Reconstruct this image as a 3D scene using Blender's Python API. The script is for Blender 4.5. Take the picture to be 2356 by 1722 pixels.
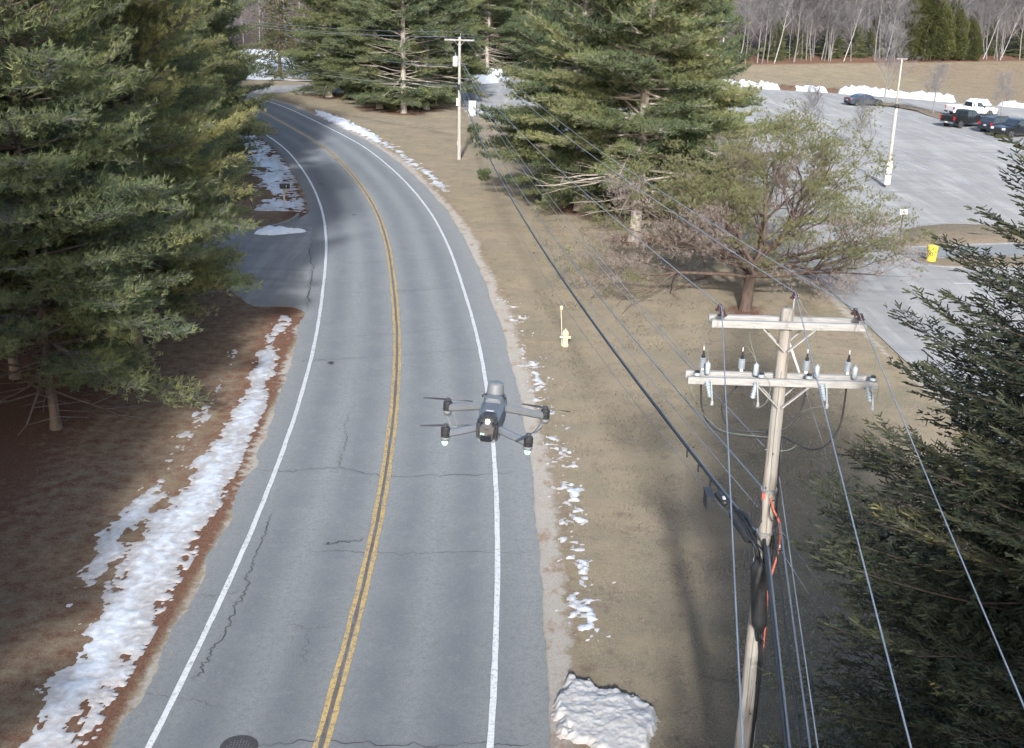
import bpy, math
import numpy as np
from mathutils import Vector, Matrix

for _o in list(bpy.data.objects):
    bpy.data.objects.remove(_o, do_unlink=True)
SC = bpy.context.scene
COL = SC.collection
RAD = math.radians
PI = math.pi

# ------------------------------------------------------------------ camera
CAM_H = 15.4
cam_d = bpy.data.cameras.new('camera')
cam_d.sensor_fit = 'HORIZONTAL'
cam_d.sensor_width = 36.0
cam_d.lens = 42.37
cam_d.clip_start = 0.1
cam_d.clip_end = 3000.0
cam = bpy.data.objects.new('camera', cam_d)
COL.objects.link(cam)
cam.matrix_world = (Matrix.Translation((0, 0, CAM_H)) @ Matrix.Rotation(RAD(90 - 18.6), 4, 'X')
                    @ Matrix.Rotation(RAD(1.7), 4, 'Z'))
SC.camera = cam

# ------------------------------------------------------------------ sky, sun, exposure
SUN_EL, SHADOW_AZ = 24.0, 2.0        # shadows fall away from the camera, a touch to the right
world = bpy.data.worlds.new('World')
SC.world = world
world.use_nodes = True
_nt = world.node_tree
_nt.nodes.clear()
_sky = _nt.nodes.new('ShaderNodeTexSky')
_sky.sky_type = 'NISHITA'
_sky.sun_disc = False
_sky.sun_elevation = RAD(SUN_EL)
_sky.sun_rotation = RAD(180 + SHADOW_AZ)
_sky.air_density = 1.0
_sky.dust_density = 1.5
_sky.ozone_density = 1.0
_bg = _nt.nodes.new('ShaderNodeBackground')
_bg.inputs['Strength'].default_value = 0.15
_wo = _nt.nodes.new('ShaderNodeOutputWorld')
_nt.links.new(_sky.outputs[0], _bg.inputs[0])
_nt.links.new(_bg.outputs[0], _wo.inputs[0])
sun_d = bpy.data.lights.new('sun', 'SUN')
sun_d.energy = 2.8
sun_d.angle = RAD(2.8)
sun_d.color = (1.0, 0.985, 0.96)
sun = bpy.data.objects.new('sun', sun_d)
COL.objects.link(sun)
_dir = Vector((math.sin(RAD(SHADOW_AZ)) * math.cos(RAD(SUN_EL)),
               math.cos(RAD(SHADOW_AZ)) * math.cos(RAD(SUN_EL)), -math.sin(RAD(SUN_EL))))
sun.rotation_euler = _dir.to_track_quat('-Z', 'Y').to_euler()
sun.location = (0, -60, 60)
SC.view_settings.view_transform = 'Standard'
SC.view_settings.look = 'None'
SC.view_settings.exposure = 1.32
SC.view_settings.gamma = 1.0
SC.view_settings.use_curve_mapping = False
SC.render.engine = 'CYCLES'
SC.cycles.max_bounces = 3
SC.cycles.diffuse_bounces = 2
SC.cycles.glossy_bounces = 1
SC.cycles.transmission_bounces = 2
SC.cycles.transparent_max_bounces = 8
SC.cycles.use_denoising = True
SC.cycles.use_adaptive_sampling = True
SC.cycles.adaptive_threshold = 0.035
SC.cycles.adaptive_min_samples = 16

# ------------------------------------------------------------------ helpers: noise
def _hash(ix, iy, seed):
    n = (ix.astype(np.int64) * 374761393 + iy.astype(np.int64) * 668265263 + seed * 974711) & 0xffffffff
    n = ((n ^ (n >> 13)) * 1274126177) & 0xffffffff
    return ((n ^ (n >> 16)) & 0xffff) / 65535.0

def vnoise(x, y, seed=0):
    x = np.asarray(x, float); y = np.asarray(y, float)
    ix, iy = np.floor(x), np.floor(y)
    fx, fy = x - ix, y - iy
    fx = fx * fx * (3 - 2 * fx); fy = fy * fy * (3 - 2 * fy)
    a = _hash(ix, iy, seed); b = _hash(ix + 1, iy, seed)
    c = _hash(ix, iy + 1, seed); d = _hash(ix + 1, iy + 1, seed)
    return (a * (1 - fx) + b * fx) * (1 - fy) + (c * (1 - fx) + d * fx) * fy

def fbm(x, y, seed=0, octv=4):
    s = 0; a = .5; t = 0
    for i in range(octv):
        s = s + a * vnoise(np.asarray(x) * 2 ** i + 17.3 * i, np.asarray(y) * 2 ** i - 9.1 * i, seed + i)
        t += a; a *= .5
    return s / t

def sstep(a, b, x):
    t = np.clip((x - a) / (b - a), 0, 1)
    return t * t * (3 - 2 * t)

def unit(v):
    v = np.asarray(v, float)
    return v / (np.linalg.norm(v, axis=-1, keepdims=True) + 1e-9)

def catmull(pts, n=8):
    p = np.array(pts, float)
    p = np.vstack([2 * p[0] - p[1], p, 2 * p[-1] - p[-2]])
    out = []
    for i in range(1, len(p) - 2):
        for k in range(n):
            t = k / n
            out.append(.5 * ((2 * p[i]) + (-p[i - 1] + p[i + 1]) * t + (2 * p[i - 1] - 5 * p[i] + 4 * p[i + 1] - p[i + 2]) * t * t
                             + (-p[i - 1] + 3 * p[i] - 3 * p[i + 1] + p[i + 2]) * t ** 3))
    out.append(p[-2])
    return np.array(out)

# ------------------------------------------------------------------ helpers: meshes
def mk(name, V, T, m, parent=None, loc=None, smooth=False, tint=None, uv=None, vattr=None):
    me = bpy.data.meshes.new(name)
    V = np.ascontiguousarray(V, np.float32); T = np.ascontiguousarray(T, np.int32)
    me.vertices.add(len(V)); me.vertices.foreach_set('co', V.ravel())
    k = T.shape[1]
    me.loops.add(T.size); me.loops.foreach_set('vertex_index', T.ravel())
    me.polygons.add(len(T)); me.polygons.foreach_set('loop_start', np.arange(0, T.size, k, dtype=np.int32))
    me.polygons.foreach_set('use_smooth', np.full(len(T), bool(smooth)))
    me.update(calc_edges=True)
    if tint is not None:
        a = me.attributes.new('tint', 'FLOAT', 'FACE'); a.data.foreach_set('value', np.ascontiguousarray(tint, np.float32))
    if uv is not None:
        u = me.uv_layers.new(name='UVMap'); u.data.foreach_set('uv', np.ascontiguousarray(np.asarray(uv, np.float32)[T.ravel()]).ravel())
    if vattr:
        for kx, val in vattr.items():
            a = me.attributes.new(kx, 'FLOAT', 'POINT'); a.data.foreach_set('value', np.ascontiguousarray(val, np.float32).ravel())
    if m is not None:
        me.materials.append(m)
    o = bpy.data.objects.new(name, me)
    COL.objects.link(o)
    if parent is not None:
        o.parent = parent
    if loc is not None:
        o.location = loc
    return o

class G:
    def __init__(s):
        s.V = []; s.T = []; s.n = 0
    def add(s, vt):
        V, T = vt
        s.V.append(np.asarray(V, float)); s.T.append(np.asarray(T, int) + s.n); s.n += len(V)
        return s
    def get(s):
        return np.vstack(s.V), np.vstack(s.T)
    def build(s, name, m, parent=None, loc=None, smooth=False):
        V, T = s.get()
        return mk(name, V, T, m, parent, loc, smooth)

def xf(vt, M):
    V, T = vt
    M = np.array(M)
    return V @ M[:3, :3].T + M[:3, 3], T

def TR(x, y, z):
    return Matrix.Translation((x, y, z))

def RT(a, ax):
    return Matrix.Rotation(a, 4, ax)

def box(c, s, rz=0.0, taper=1.0):
    v = np.array([[x, y, z] for z in (-.5, .5) for y in (-.5, .5) for x in (-.5, .5)], float)
    v[4:, :2] *= taper
    v *= np.array(s)
    if rz:
        ca, sa = math.cos(rz), math.sin(rz)
        v = np.stack([v[:, 0] * ca - v[:, 1] * sa, v[:, 0] * sa + v[:, 1] * ca, v[:, 2]], 1)
    v += np.array(c)
    q = [(0, 2, 3, 1), (4, 5, 7, 6), (0, 1, 5, 4), (2, 6, 7, 3), (0, 4, 6, 2), (1, 3, 7, 5)]
    return v, np.array([t for a, b, c_, d in q for t in ((a, b, c_), (a, c_, d))])

def frames(path):
    p = np.asarray(path, float)
    t = np.gradient(p, axis=0)
    t = unit(t)
    ref = np.array([0, 0, 1.0]) if abs(t[0][2]) < .9 else np.array([1.0, 0, 0])
    u = unit(np.cross(t[0], ref))
    us = [u]
    for i in range(1, len(p)):
        u = us[-1] - t[i] * np.dot(us[-1], t[i])
        us.append(unit(u))
    us = np.array(us)
    return p, t, us, np.cross(t, us)

def tube(path, r, n=6, cap=True):
    p, t, u, w = frames(path)
    r = np.broadcast_to(np.asarray(r, float), (len(p),))
    a = np.arange(n) * 2 * PI / n
    ring = u[:, None, :] * np.cos(a)[None, :, None] + w[:, None, :] * np.sin(a)[None, :, None]
    V = (p[:, None, :] + ring * r[:, None, None]).reshape(-1, 3)
    i = np.arange(len(p) - 1)[:, None] * n; j = np.arange(n)[None, :]; j2 = (j + 1) % n
    q = np.stack([i + j, i + j2, i + n + j2, i + n + j], -1).reshape(-1, 4)
    T = np.vstack([q[:, [0, 1, 2]], q[:, [0, 2, 3]]])
    if cap:
        k = len(V)
        V = np.vstack([V, p[0], p[-1]])
        b = (len(p) - 1) * n
        c0 = np.array([[k, (x + 1) % n, x] for x in range(n)])
        c1 = np.array([[k + 1, b + x, b + (x + 1) % n] for x in range(n)])
        T = np.vstack([T, c0, c1])
    return V, T

def lathe(prof, n=16, M=None):
    prof = np.array(prof, float)
    a = np.arange(n) * 2 * PI / n
    V = np.stack([prof[:, None, 0] * np.cos(a), prof[:, None, 0] * np.sin(a), np.broadcast_to(prof[:, None, 1], (len(prof), n))], -1).reshape(-1, 3)
    i = np.arange(len(prof) - 1)[:, None] * n; j = np.arange(n)[None, :]; j2 = (j + 1) % n
    q = np.stack([i + j, i + j2, i + n + j2, i + n + j], -1).reshape(-1, 4)
    T = np.vstack([q[:, [0, 1, 2]], q[:, [0, 2, 3]]])
    k = len(V); b = (len(prof) - 1) * n
    V = np.vstack([V, [0, 0, prof[0, 1]], [0, 0, prof[-1, 1]]])
    T = np.vstack([T, [[k, (x + 1) % n, x] for x in range(n)], [[k + 1, b + x, b + (x + 1) % n] for x in range(n)]])
    if M is not None:
        return xf((V, T), M)
    return V, T

def beam(p0, p1, w, h, ch=.008, up=(0, 0, 1)):
    p0 = np.array(p0, float); p1 = np.array(p1, float)
    t = unit(p1 - p0); s = unit(np.cross(t, up)); u = np.cross(s, t)
    a, b = w / 2, h / 2
    sec = [(-a + ch, -b), (a - ch, -b), (a, -b + ch), (a, b - ch), (a - ch, b), (-a + ch, b), (-a, b - ch), (-a, -b + ch)]
    V = np.array([p + s * x + u * y for p in (p0, p1) for x, y in sec])
    T = []
    for i in range(8):
        j = (i + 1) % 8
        T += [(i, j, 8 + j), (i, 8 + j, 8 + i)]
    for i in range(1, 7):
        T += [(0, i + 1, i), (8, 8 + i, 8 + i + 1)]
    return V, np.array(T)

def poly_prism(pts, z0, z1):
    """top face and sides of a polygon given as plan points"""
    pts = [tuple(p) for p in pts]
    n = len(pts)
    area = sum(pts[i][0] * pts[(i + 1) % n][1] - pts[(i + 1) % n][0] * pts[i][1] for i in range(n))
    if area < 0:
        pts = pts[::-1]
    P2 = np.array(pts); idx = list(range(n)); T = []
    cr = lambda a, b, c: (P2[b, 0] - P2[a, 0]) * (P2[c, 1] - P2[a, 1]) - (P2[b, 1] - P2[a, 1]) * (P2[c, 0] - P2[a, 0])
    while len(idx) > 3:                      # ear clipping
        best = None
        for i in range(len(idx)):
            a, b, c = idx[i - 1], idx[i], idx[(i + 1) % len(idx)]
            if cr(a, b, c) <= 1e-9:
                continue
            o = [k for k in idx if k not in (a, b, c)]
            q = P2[o]
            s = lambda u, v: (P2[v, 0] - P2[u, 0]) * (q[:, 1] - P2[u, 1]) - (P2[v, 1] - P2[u, 1]) * (q[:, 0] - P2[u, 0])
            if not ((s(a, b) >= 0) & (s(b, c) >= 0) & (s(c, a) >= 0)).any():
                best = i
                break
        if best is None:
            best = 0
        T.append((idx[best - 1], idx[best], idx[(best + 1) % len(idx)]))
        idx.pop(best)
    T.append(tuple(idx))
    V = [(x, y, z1) for x, y in pts] + [(x, y, z0) for x, y in pts]
    for i in range(n):
        j = (i + 1) % n
        T += [(i, n + i, n + j), (i, n + j, j)]
    return np.array(V, float), np.array(T)

def ribbon(path, offs, z=0.0, jag=None):
    """strip along a plan path, with lateral offsets (to the right of travel); uv = (offset, length) in metres"""
    p = np.asarray(path, float)
    t = unit(np.gradient(p, axis=0)); nrm = np.stack([t[:, 1], -t[:, 0]], 1)
    s = np.concatenate([[0], np.cumsum(np.linalg.norm(np.diff(p, axis=0), axis=1))])
    offs = np.asarray(offs, float)
    O = np.broadcast_to(offs, (len(p), len(offs))).copy()
    if jag is not None:
        O[:, 0] += jag[0]; O[:, -1] += jag[1]
    V = np.concatenate([p[:, None, :] + nrm[:, None, :] * O[:, :, None], np.full((len(p), len(offs), 1), z)], -1).reshape(-1, 3)
    uv = np.stack([O, np.broadcast_to(s[:, None], O.shape)], -1).reshape(-1, 2)
    m = len(offs)
    i = np.arange(len(p) - 1)[:, None] * m; j = np.arange(m - 1)[None, :]
    q = np.stack([i + j, i + j + 1, i + m + j + 1, i + m + j], -1).reshape(-1, 4)
    return V, q, uv

def thing(name, label, cat, loc=(0, 0, 0), rz=0.0, group=None, scale=1.0):
    o = bpy.data.objects.new(name, None)
    COL.objects.link(o)
    o.location = loc; o.rotation_euler = (0, 0, rz); o.scale = (scale,) * 3
    o.empty_display_size = .2
    tag(o, label, cat, group)
    return o

def tag(o, label=None, cat=None, group=None, kind=None):
    if label: o['label'] = label
    if cat: o['category'] = cat
    if group: o['group'] = group
    if kind: o['kind'] = kind
    return o

def copy_thing(root, loc, rz=0.0, scale=None, label=None, group=None, tilt=None):
    c = root.copy(); COL.objects.link(c)
    c.location = loc; c.rotation_euler = (tilt[0] if tilt else 0, tilt[1] if tilt else 0, rz)
    if scale is not None:
        c.scale = scale if hasattr(scale, '__len__') else (scale,) * 3
    if label: c['label'] = label
    if group: c['group'] = group
    for ch in list(root.children):
        d = ch.copy(); COL.objects.link(d); d.parent = c
        for g in list(ch.children):
            e = g.copy(); COL.objects.link(e); e.parent = d
    return c

def text_vt(s, size):
    cu = bpy.data.curves.new('lettering', 'FONT')
    cu.body = s; cu.size = size; cu.align_x = 'CENTER'; cu.align_y = 'CENTER'; cu.offset = size * .015
    o = bpy.data.objects.new('lettering', cu); COL.objects.link(o)
    dg = bpy.context.evaluated_depsgraph_get()
    me = o.evaluated_get(dg).to_mesh()
    me.calc_loop_triangles()
    V = np.array([v.co[:] for v in me.vertices]); T = np.array([t.vertices[:] for t in me.loop_triangles])
    o.evaluated_get(dg).to_mesh_clear()
    bpy.data.objects.remove(o, do_unlink=True); bpy.data.curves.remove(cu)
    return V, T

# ------------------------------------------------------------------ helpers: materials
class NT:
    def __init__(s, name):
        s.m = bpy.data.materials.new(name); s.m.use_nodes = True
        s.t = s.m.node_tree; s.t.nodes.clear()
        s.out = s.t.nodes.new('ShaderNodeOutputMaterial')
    def n(s, typ, _in=None, **props):
        nd = s.t.nodes.new(typ)
        for k, v in props.items():
            setattr(nd, k, v)
        for k, v in (_in or {}).items():
            s.set(nd, k, v)
        return nd
    def set(s, nd, k, v):
        sock = nd.inputs[k]
        if isinstance(v, bpy.types.NodeSocket):
            s.t.links.new(v, sock)
        elif isinstance(v, bpy.types.Node):
            s.t.links.new(v.outputs[0], sock)
        else:
            if sock.type == 'RGBA' and len(v) == 3:
                v = (*v, 1)
            sock.default_value = v
    def noise(s, vec, scale, detail=4, rough=.55, dist=0.0):
        return s.n('ShaderNodeTexNoise', {'Vector': vec, 'Scale': scale, 'Detail': detail, 'Roughness': rough, 'Distortion': dist}).outputs[0]
    def ramp(s, fac, stops, interp='LINEAR'):
        r = s.n('ShaderNodeValToRGB', {'Fac': fac})
        r.color_ramp.interpolation = interp
        e = r.color_ramp.elements
        while len(e) < len(stops):
            e.new(.5)
        for el, (p, c) in zip(e, stops):
            el.position = p
            el.color = (c, c, c, 1) if not hasattr(c, '__len__') else (*c[:3], 1)
        return r.outputs[0]
    def mix(s, fac, a, b, mode='MIX'):
        nd = s.n('ShaderNodeMix', data_type='RGBA', blend_type=mode)
        s.set(nd, 0, fac); s.set(nd, 6, a); s.set(nd, 7, b)
        return nd.outputs[2]
    def math(s, op, a, b=0.0, c=None, clamp=False):
        nd = s.n('ShaderNodeMath', operation=op, use_clamp=clamp)
        s.set(nd, 0, a); s.set(nd, 1, b)
        if c is not None: s.set(nd, 2, c)
        return nd.outputs[0]
    def maprange(s, v, a, b, c=0.0, d=1.0):
        return s.n('ShaderNodeMapRange', {'Value': v, 'From Min': a, 'From Max': b, 'To Min': c, 'To Max': d}).outputs[0]
    def pos(s):
        return s.n('ShaderNodeNewGeometry').outputs['Position']
    def obj(s):
        return s.n('ShaderNodeTexCoord').outputs['Object']
    def uv(s):
        return s.n('ShaderNodeTexCoord').outputs['UV']
    def stretch(s, vec, sc):
        return s.n('ShaderNodeMapping', {'Vector': vec, 'Scale': sc}).outputs[0]
    def attr(s, name):
        return s.n('ShaderNodeAttribute', attribute_name=name).outputs['Fac']
    def bump(s, h, strength=.3, dist=.02):
        return s.n('ShaderNodeBump', {'Height': h, 'Strength': strength, 'Distance': dist}).outputs[0]
    def principled(s, col, rough=.8, normal=None, metal=0.0, spec=.4, **kw):
        d = {'Base Color': col, 'Roughness': rough, 'Metallic': metal, 'Specular IOR Level': spec}
        d.update(kw)
        if normal is not None: d['Normal'] = normal
        b = s.n('ShaderNodeBsdfPrincipled', d)
        s.t.links.new(b.outputs[0], s.out.inputs[0])
        return s.m

def pm(name, c1, c2=None, scale=6, rough=.75, bump=0.0, bscale=None, metal=0.0, spec=.4, stretch=None, detail=5):
    """plain procedural material: two tones mixed by noise, with a little relief"""
    t = NT(name)
    c2 = c2 or tuple(x * .78 for x in c1)
    v = t.obj()
    if stretch: v = t.stretch(v, stretch)
    f = t.noise(v, scale, detail)
    f = t.ramp(f, [(.3, 0.0), (.7, 1.0)])
    nrm = t.bump(t.noise(v, bscale or scale * 3, 5), bump, .02) if bump else None
    return t.principled(t.mix(f, c1, c2), rough, nrm, metal, spec)

def foliage_mat(name, stops, trans=.22, rough=.6):
    t = NT(name)
    a = t.attr('tint')
    oi = t.n('ShaderNodeObjectInfo').outputs['Random']
    a2 = t.math('ADD', a, t.math('MULTIPLY', t.math('SUBTRACT', oi, .5), .16), clamp=True)
    c = t.ramp(a2, stops)
    d = t.n('ShaderNodeBsdfPrincipled', {'Base Color': c, 'Roughness': rough, 'Specular IOR Level': .25})
    tr = t.n('ShaderNodeBsdfTranslucent', {'Color': c})
    mx = t.n('ShaderNodeMixShader')
    t.set(mx, 0, trans); t.t.links.new(d.outputs[0], mx.inputs[1]); t.t.links.new(tr.outputs[0], mx.inputs[2])
    t.t.links.new(mx.outputs[0], t.out.inputs[0])
    return t.m

def glow_mat(name, col, strength):
    t = NT(name)
    return t.principled(col, .4, **{'Emission Color': (*col, 1), 'Emission Strength': strength})
# ================================================================== the setting
CENTRE = catmull([(-26, -62), (-16.5, -45), (-9.6, -28), (-5.6, -10), (-4.0, 6), (-3.74, 20), (-3.72, 28), (-3.92, 35), (-4.4, 43), (-5.25, 52),
                  (-6.85, 64.5), (-8.1, 72.4), (-9.5, 79.6), (-11.5, 88), (-13.8, 96.3), (-16.4, 104.6), (-19.0, 111.5), (-22.6, 120),
                  (-26.3, 128.5), (-30.4, 137), (-36, 146), (-44, 156), (-56, 167), (-72, 178), (-95, 190)], 10)
_ct = unit(np.gradient(CENTRE, axis=0)); _cn = np.stack([_ct[:, 1], -_ct[:, 0]], 1)
_cs = np.concatenate([[0], np.cumsum(np.linalg.norm(np.diff(CENTRE, axis=0), axis=1))])

def road_off(X, Y):
    """signed distance from the road's centre line, + to the right"""
    sh = np.shape(X); X = np.ravel(X); Y = np.ravel(Y)
    out = np.empty(len(X))
    for i in range(0, len(X), 20000):
        d = np.stack([X[i:i + 20000], Y[i:i + 20000]], 1)[:, None, :] - CENTRE[None]
        k = np.argmin((d ** 2).sum(-1), 1)
        dd = d[np.arange(len(k)), k]
        out[i:i + 20000] = np.sign((dd * _cn[k]).sum(-1)) * np.sqrt((dd ** 2).sum(-1))
    return out.reshape(sh)

def pip(X, Y, poly):
    ins = np.zeros(np.shape(X), bool)
    n = len(poly)
    for i in range(n):
        x0, y0 = poly[i]; x1, y1 = poly[(i + 1) % n]
        if y0 == y1: continue
        c = ((y0 > Y) != (y1 > Y)) & (X < (x1 - x0) * (Y - y0) / (y1 - y0) + x0)
        ins ^= c
    return ins

def poly_dist(X, Y, poly, closed=True):
    d = np.full(np.shape(X), 1e9)
    n = len(poly)
    for i in range(n if closed else n - 1):
        a = np.array(poly[i], float); b = np.array(poly[(i + 1) % n], float)
        ab = b - a; L = (ab ** 2).sum() + 1e-9
        t = np.clip(((X - a[0]) * ab[0] + (Y - a[1]) * ab[1]) / L, 0, 1)
        d = np.minimum(d, np.hypot(X - a[0] - t * ab[0], Y - a[1] - t * ab[1]))
    return d

LOT = [tuple(p) for p in catmull([(22, 26), (18.4, 34), (17.0, 44.4), (16.6, 54), (16.3, 61), (14.6, 70), (12.4, 79.8), (8.9, 91.6), (5.6, 106), (2.2, 119),
                                  (-2.7, 129), (-5.5, 137), (-7.0, 146), (-8.6, 152.5)], 4)] + \
      [(-16, 153.8), (-24, 154.2), (-29, 153.0), (-31.5, 149.5), (-35.5, 150), (-36, 156), (-31.5, 161), (-25.5, 166.2), (-16, 167.5), (-9, 169), (-6.5, 175)] + \
      [tuple(p) for p in catmull([(-2, 181), (10, 186), (23.2, 185.6), (35, 177), (45.2, 173), (52.9, 169), (59.1, 164), (65.5, 160), (78, 152), (110, 138)], 3)] + [(110, 26)]
DRIVE = [tuple(p) for p in catmull([(-8.6, 52.0), (-9.9, 54.2), (-10.9, 54.8), (-12.2, 54.6), (-13.6, 56.7), (-15.1, 59.2), (-18, 61.5), (-24, 62.5), (-40, 62.5)], 4)] + \
        [tuple(p) for p in catmull([(-40, 71.5), (-24, 72), (-18, 71.6), (-15.3, 72.0), (-14.1, 74.0), (-13.5, 77.0), (-12.6, 80.5)], 4)] + [(-9.6, 76), (-6.5, 64), (-5, 54)]
WOOD_EDGE = [(-200, 176), (-80, 182), (-45, 186), (-20, 190), (0, 192), (17.6, 193), (35.5, 207), (60.4, 221), (96, 240), (150, 262), (260, 300)]

def wood_y(X):
    return np.interp(X, [p[0] for p in WOOD_EDGE], [p[1] for p in WOOD_EDGE])

# ---- materials of the setting
def ground_mat():
    t = NT('ground_turf')
    p = t.pos()
    big = t.noise(p, .12, 4, .6)
    mid = t.noise(p, .9, 5, .6)
    fine = t.noise(p, 9, 6, .7)
    hair = t.noise(t.stretch(p, (38, 17, 20)), 1.0, 6, .75)
    lawn = t.mix(t.ramp(big, [(.35, 0.0), (.65, 1.0)]), (0.161, 0.135, 0.106), (0.137, 0.120, 0.092))
    lawn = t.mix(t.ramp(mid, [(.38, 0.0), (.72, .8)]), lawn, (0.104, 0.096, 0.071))
    lawn = t.mix(t.ramp(fine, [(.35, 0.0), (.75, .75)]), lawn, (0.191, 0.163, 0.133))
    lawn = t.mix(t.ramp(hair, [(.38, .85), (.58, 0.0)]), lawn, (0.052, 0.043, 0.032))
    lawn = t.mix(t.ramp(t.noise(t.stretch(p, (20, 48, 20)), 1.0, 5, .75), [(.50, 0.0), (.66, .7)]), lawn, (0.206, 0.172, 0.125))
    lawn = t.mix(t.ramp(t.noise(p, 2.3, 5, .65), [(.58, 0.0), (.72, .65)]), lawn, (0.101, 0.075, 0.059))
    lawn = t.mix(t.ramp(t.noise(p, .33, 6, .65), [(.44, 0.0), (.64, .5)]), lawn, (0.093, 0.091, 0.066))
    lawn = t.mix(t.ramp(t.noise(p, .42, 7, .75), [(.30, .6), (.56, 0.0)]), lawn, (0.181, 0.148, 0.101))
    lawn = t.mix(t.ramp(t.noise(p, 1.3, 7, .72), [(.55, 0.0), (.66, .7)]), lawn, (0.081, 0.063, 0.052))
    jit = t.math('MULTIPLY', t.math('SUBTRACT', t.noise(p, 2.2, 7, .7), .5), 1.5)
    def m(name, lo=.35, hi=.65):
        return t.maprange(t.math('ADD', t.attr(name), jit), lo, hi)
    need = t.mix(fine, (0.083, 0.047, 0.034), (0.139, 0.082, 0.059))
    need = t.mix(t.ramp(hair, [(.42, .6), (.6, 0.0)]), need, (0.028, 0.016, 0.012))
    sand = t.mix(t.noise(p, 3.5, 6, .7), (.235, .226, .210), (.180, .166, .148))
    sand = t.mix(t.ramp(t.noise(p, 22, 5, .8), [(.40, .5), (.55, 0.0)]), sand, (.11, .10, .09))
    sand = t.mix(t.ramp(t.noise(t.stretch(p, (1.6, .9, 1)), 1.0, 6, .7), [(.53, 0.0), (.64, .8)]), sand, (.135, .094, .070))
    leaf = t.mix(fine, (.105, .060, .042), (.060, .040, .032))
    leaf = t.mix(t.attr('deep'), leaf, t.mix(fine, (.075, .062, .058), (.040, .034, .033)))
    c = t.mix(m('needle', .3, .75), lawn, need)
    c = t.mix(m('litter', .3, .7), c, leaf)
    c = t.mix(m('sand', .38, .62), c, sand)
    h = t.math('ADD', t.math('MULTIPLY', hair, .5), fine)
    return t.principled(c, 1.0, t.bump(h, .22, .03), spec=0.0, **{'Diffuse Roughness': 1.0})

def road_mat():
    t = NT('road_asphalt')
    uv = t.uv(); p = t.pos()
    sep = t.n('ShaderNodeSeparateXYZ', {0: uv})
    u = t.math('ABSOLUTE', sep.outputs[0])
    wav = t.math('COSINE', t.math('MULTIPLY', t.math('SUBTRACT', u, .95), 3.7))
    lane = t.maprange(u, 3.35, 3.75, 1.0, 0.0)
    wav = t.math('MULTIPLY', wav, lane)
    st = t.noise(t.stretch(uv, (1.1, .07, 1)), 1.0, 4, .6)
    mot = t.noise(p, .7, 5, .6)
    grain = t.noise(p, 55, 3, .8)
    peb = t.n('ShaderNodeTexVoronoi', {'Vector': p, 'Scale': 34.0}).outputs[0]
    base = t.mix(t.ramp(st, [(.3, 0.0), (.7, 1.0)]), (0.120, 0.130, 0.140), (0.146, 0.157, 0.165))
    base = t.mix(t.math('MULTIPLY', t.maprange(wav, -1, 1), 1.0), base, (0.090, 0.099, 0.112))
    base = t.mix(t.ramp(mot, [(.45, 0.0), (.8, .45)]), base, (0.156, 0.166, 0.171))
    base = t.mix(t.math('MULTIPLY', t.maprange(u, 3.6, 4.3), .55), base, (0.165, 0.173, 0.175))
    base = t.mix(t.ramp(t.noise(p, 7, 6, .75), [(.30, .8), (.54, 0.0)]), base, (0.088, 0.097, 0.107))
    base = t.mix(t.ramp(t.noise(p, 2.1, 6, .7), [(.55, 0.0), (.75, .5)]), base, (0.160, 0.170, 0.175))
    base = t.mix(t.ramp(t.noise(p, 19, 5, .8), [(.54, 0.0), (.70, .7)]), base, (0.178, 0.175, 0.172))
    base = t.mix(t.ramp(grain, [(.38, .7), (.6, 0.0)]), base, (0.072, 0.078, 0.087))
    base = t.mix(t.ramp(peb, [(.05, .35), (.22, 0.0)]), base, (0.224, 0.235, 0.241))
    base = t.mix(t.ramp(t.noise(p, .35, 6, .7), [(.60, 0.0), (.70, .3)]), base, (0.085, 0.091, 0.097))
    return t.principled(base, .86, t.bump(t.math('ADD', grain, peb), .12, .004), spec=.04, **{'Diffuse Roughness': 1.0})

def lot_mat():
    t = NT('lot_asphalt')
    p = t.pos()
    rot = t.n('ShaderNodeMapping', {'Vector': p, 'Rotation': (0, 0, RAD(12)), 'Scale': (.95, .085, 1)}).outputs[0]
    rot2 = t.n('ShaderNodeMapping', {'Vector': p, 'Rotation': (0, 0, RAD(-38)), 'Scale': (.10, .8, 1)}).outputs[0]
    s1 = t.noise(rot, 1.0, 6, .65); s2 = t.noise(rot2, 1.0, 6, .65)
    c = t.mix(t.ramp(t.noise(p, .09, 5, .6), [(.35, 0.0), (.65, 1.0)]), (0.133, 0.137, 0.144), (0.168, 0.172, 0.177))
    c = t.mix(t.ramp(s1, [(.47, 0.0), (.66, .9)]), c, (0.210, 0.219, 0.224))
    c = t.mix(t.ramp(s2, [(.50, 0.0), (.66, .75)]), c, (0.116, 0.123, 0.131))
    c = t.mix(t.ramp(t.noise(p, 30, 4, .7), [(.38, .4), (.6, 0.0)]), c, (0.106, 0.108, 0.114))
    return t.principled(c, .9, t.bump(t.noise(p, 40, 4), .08, .004), spec=0.0, **{'Diffuse Roughness': 1.0})

def paint_mat(name, col, worn, amt):
    t = NT(name)
    p = t.pos()
    f = t.ramp(t.noise(p, 13, 7, .75), [(amt - .06, 0.0), (amt + .06, 1.0)])
    c = t.mix(t.noise(p, 1.4, 4), col, tuple(x * .86 for x in col))
    return t.principled(t.mix(f, c, worn), .75, t.bump(t.noise(p, 50, 3), .08, .004), spec=.3)

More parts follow.
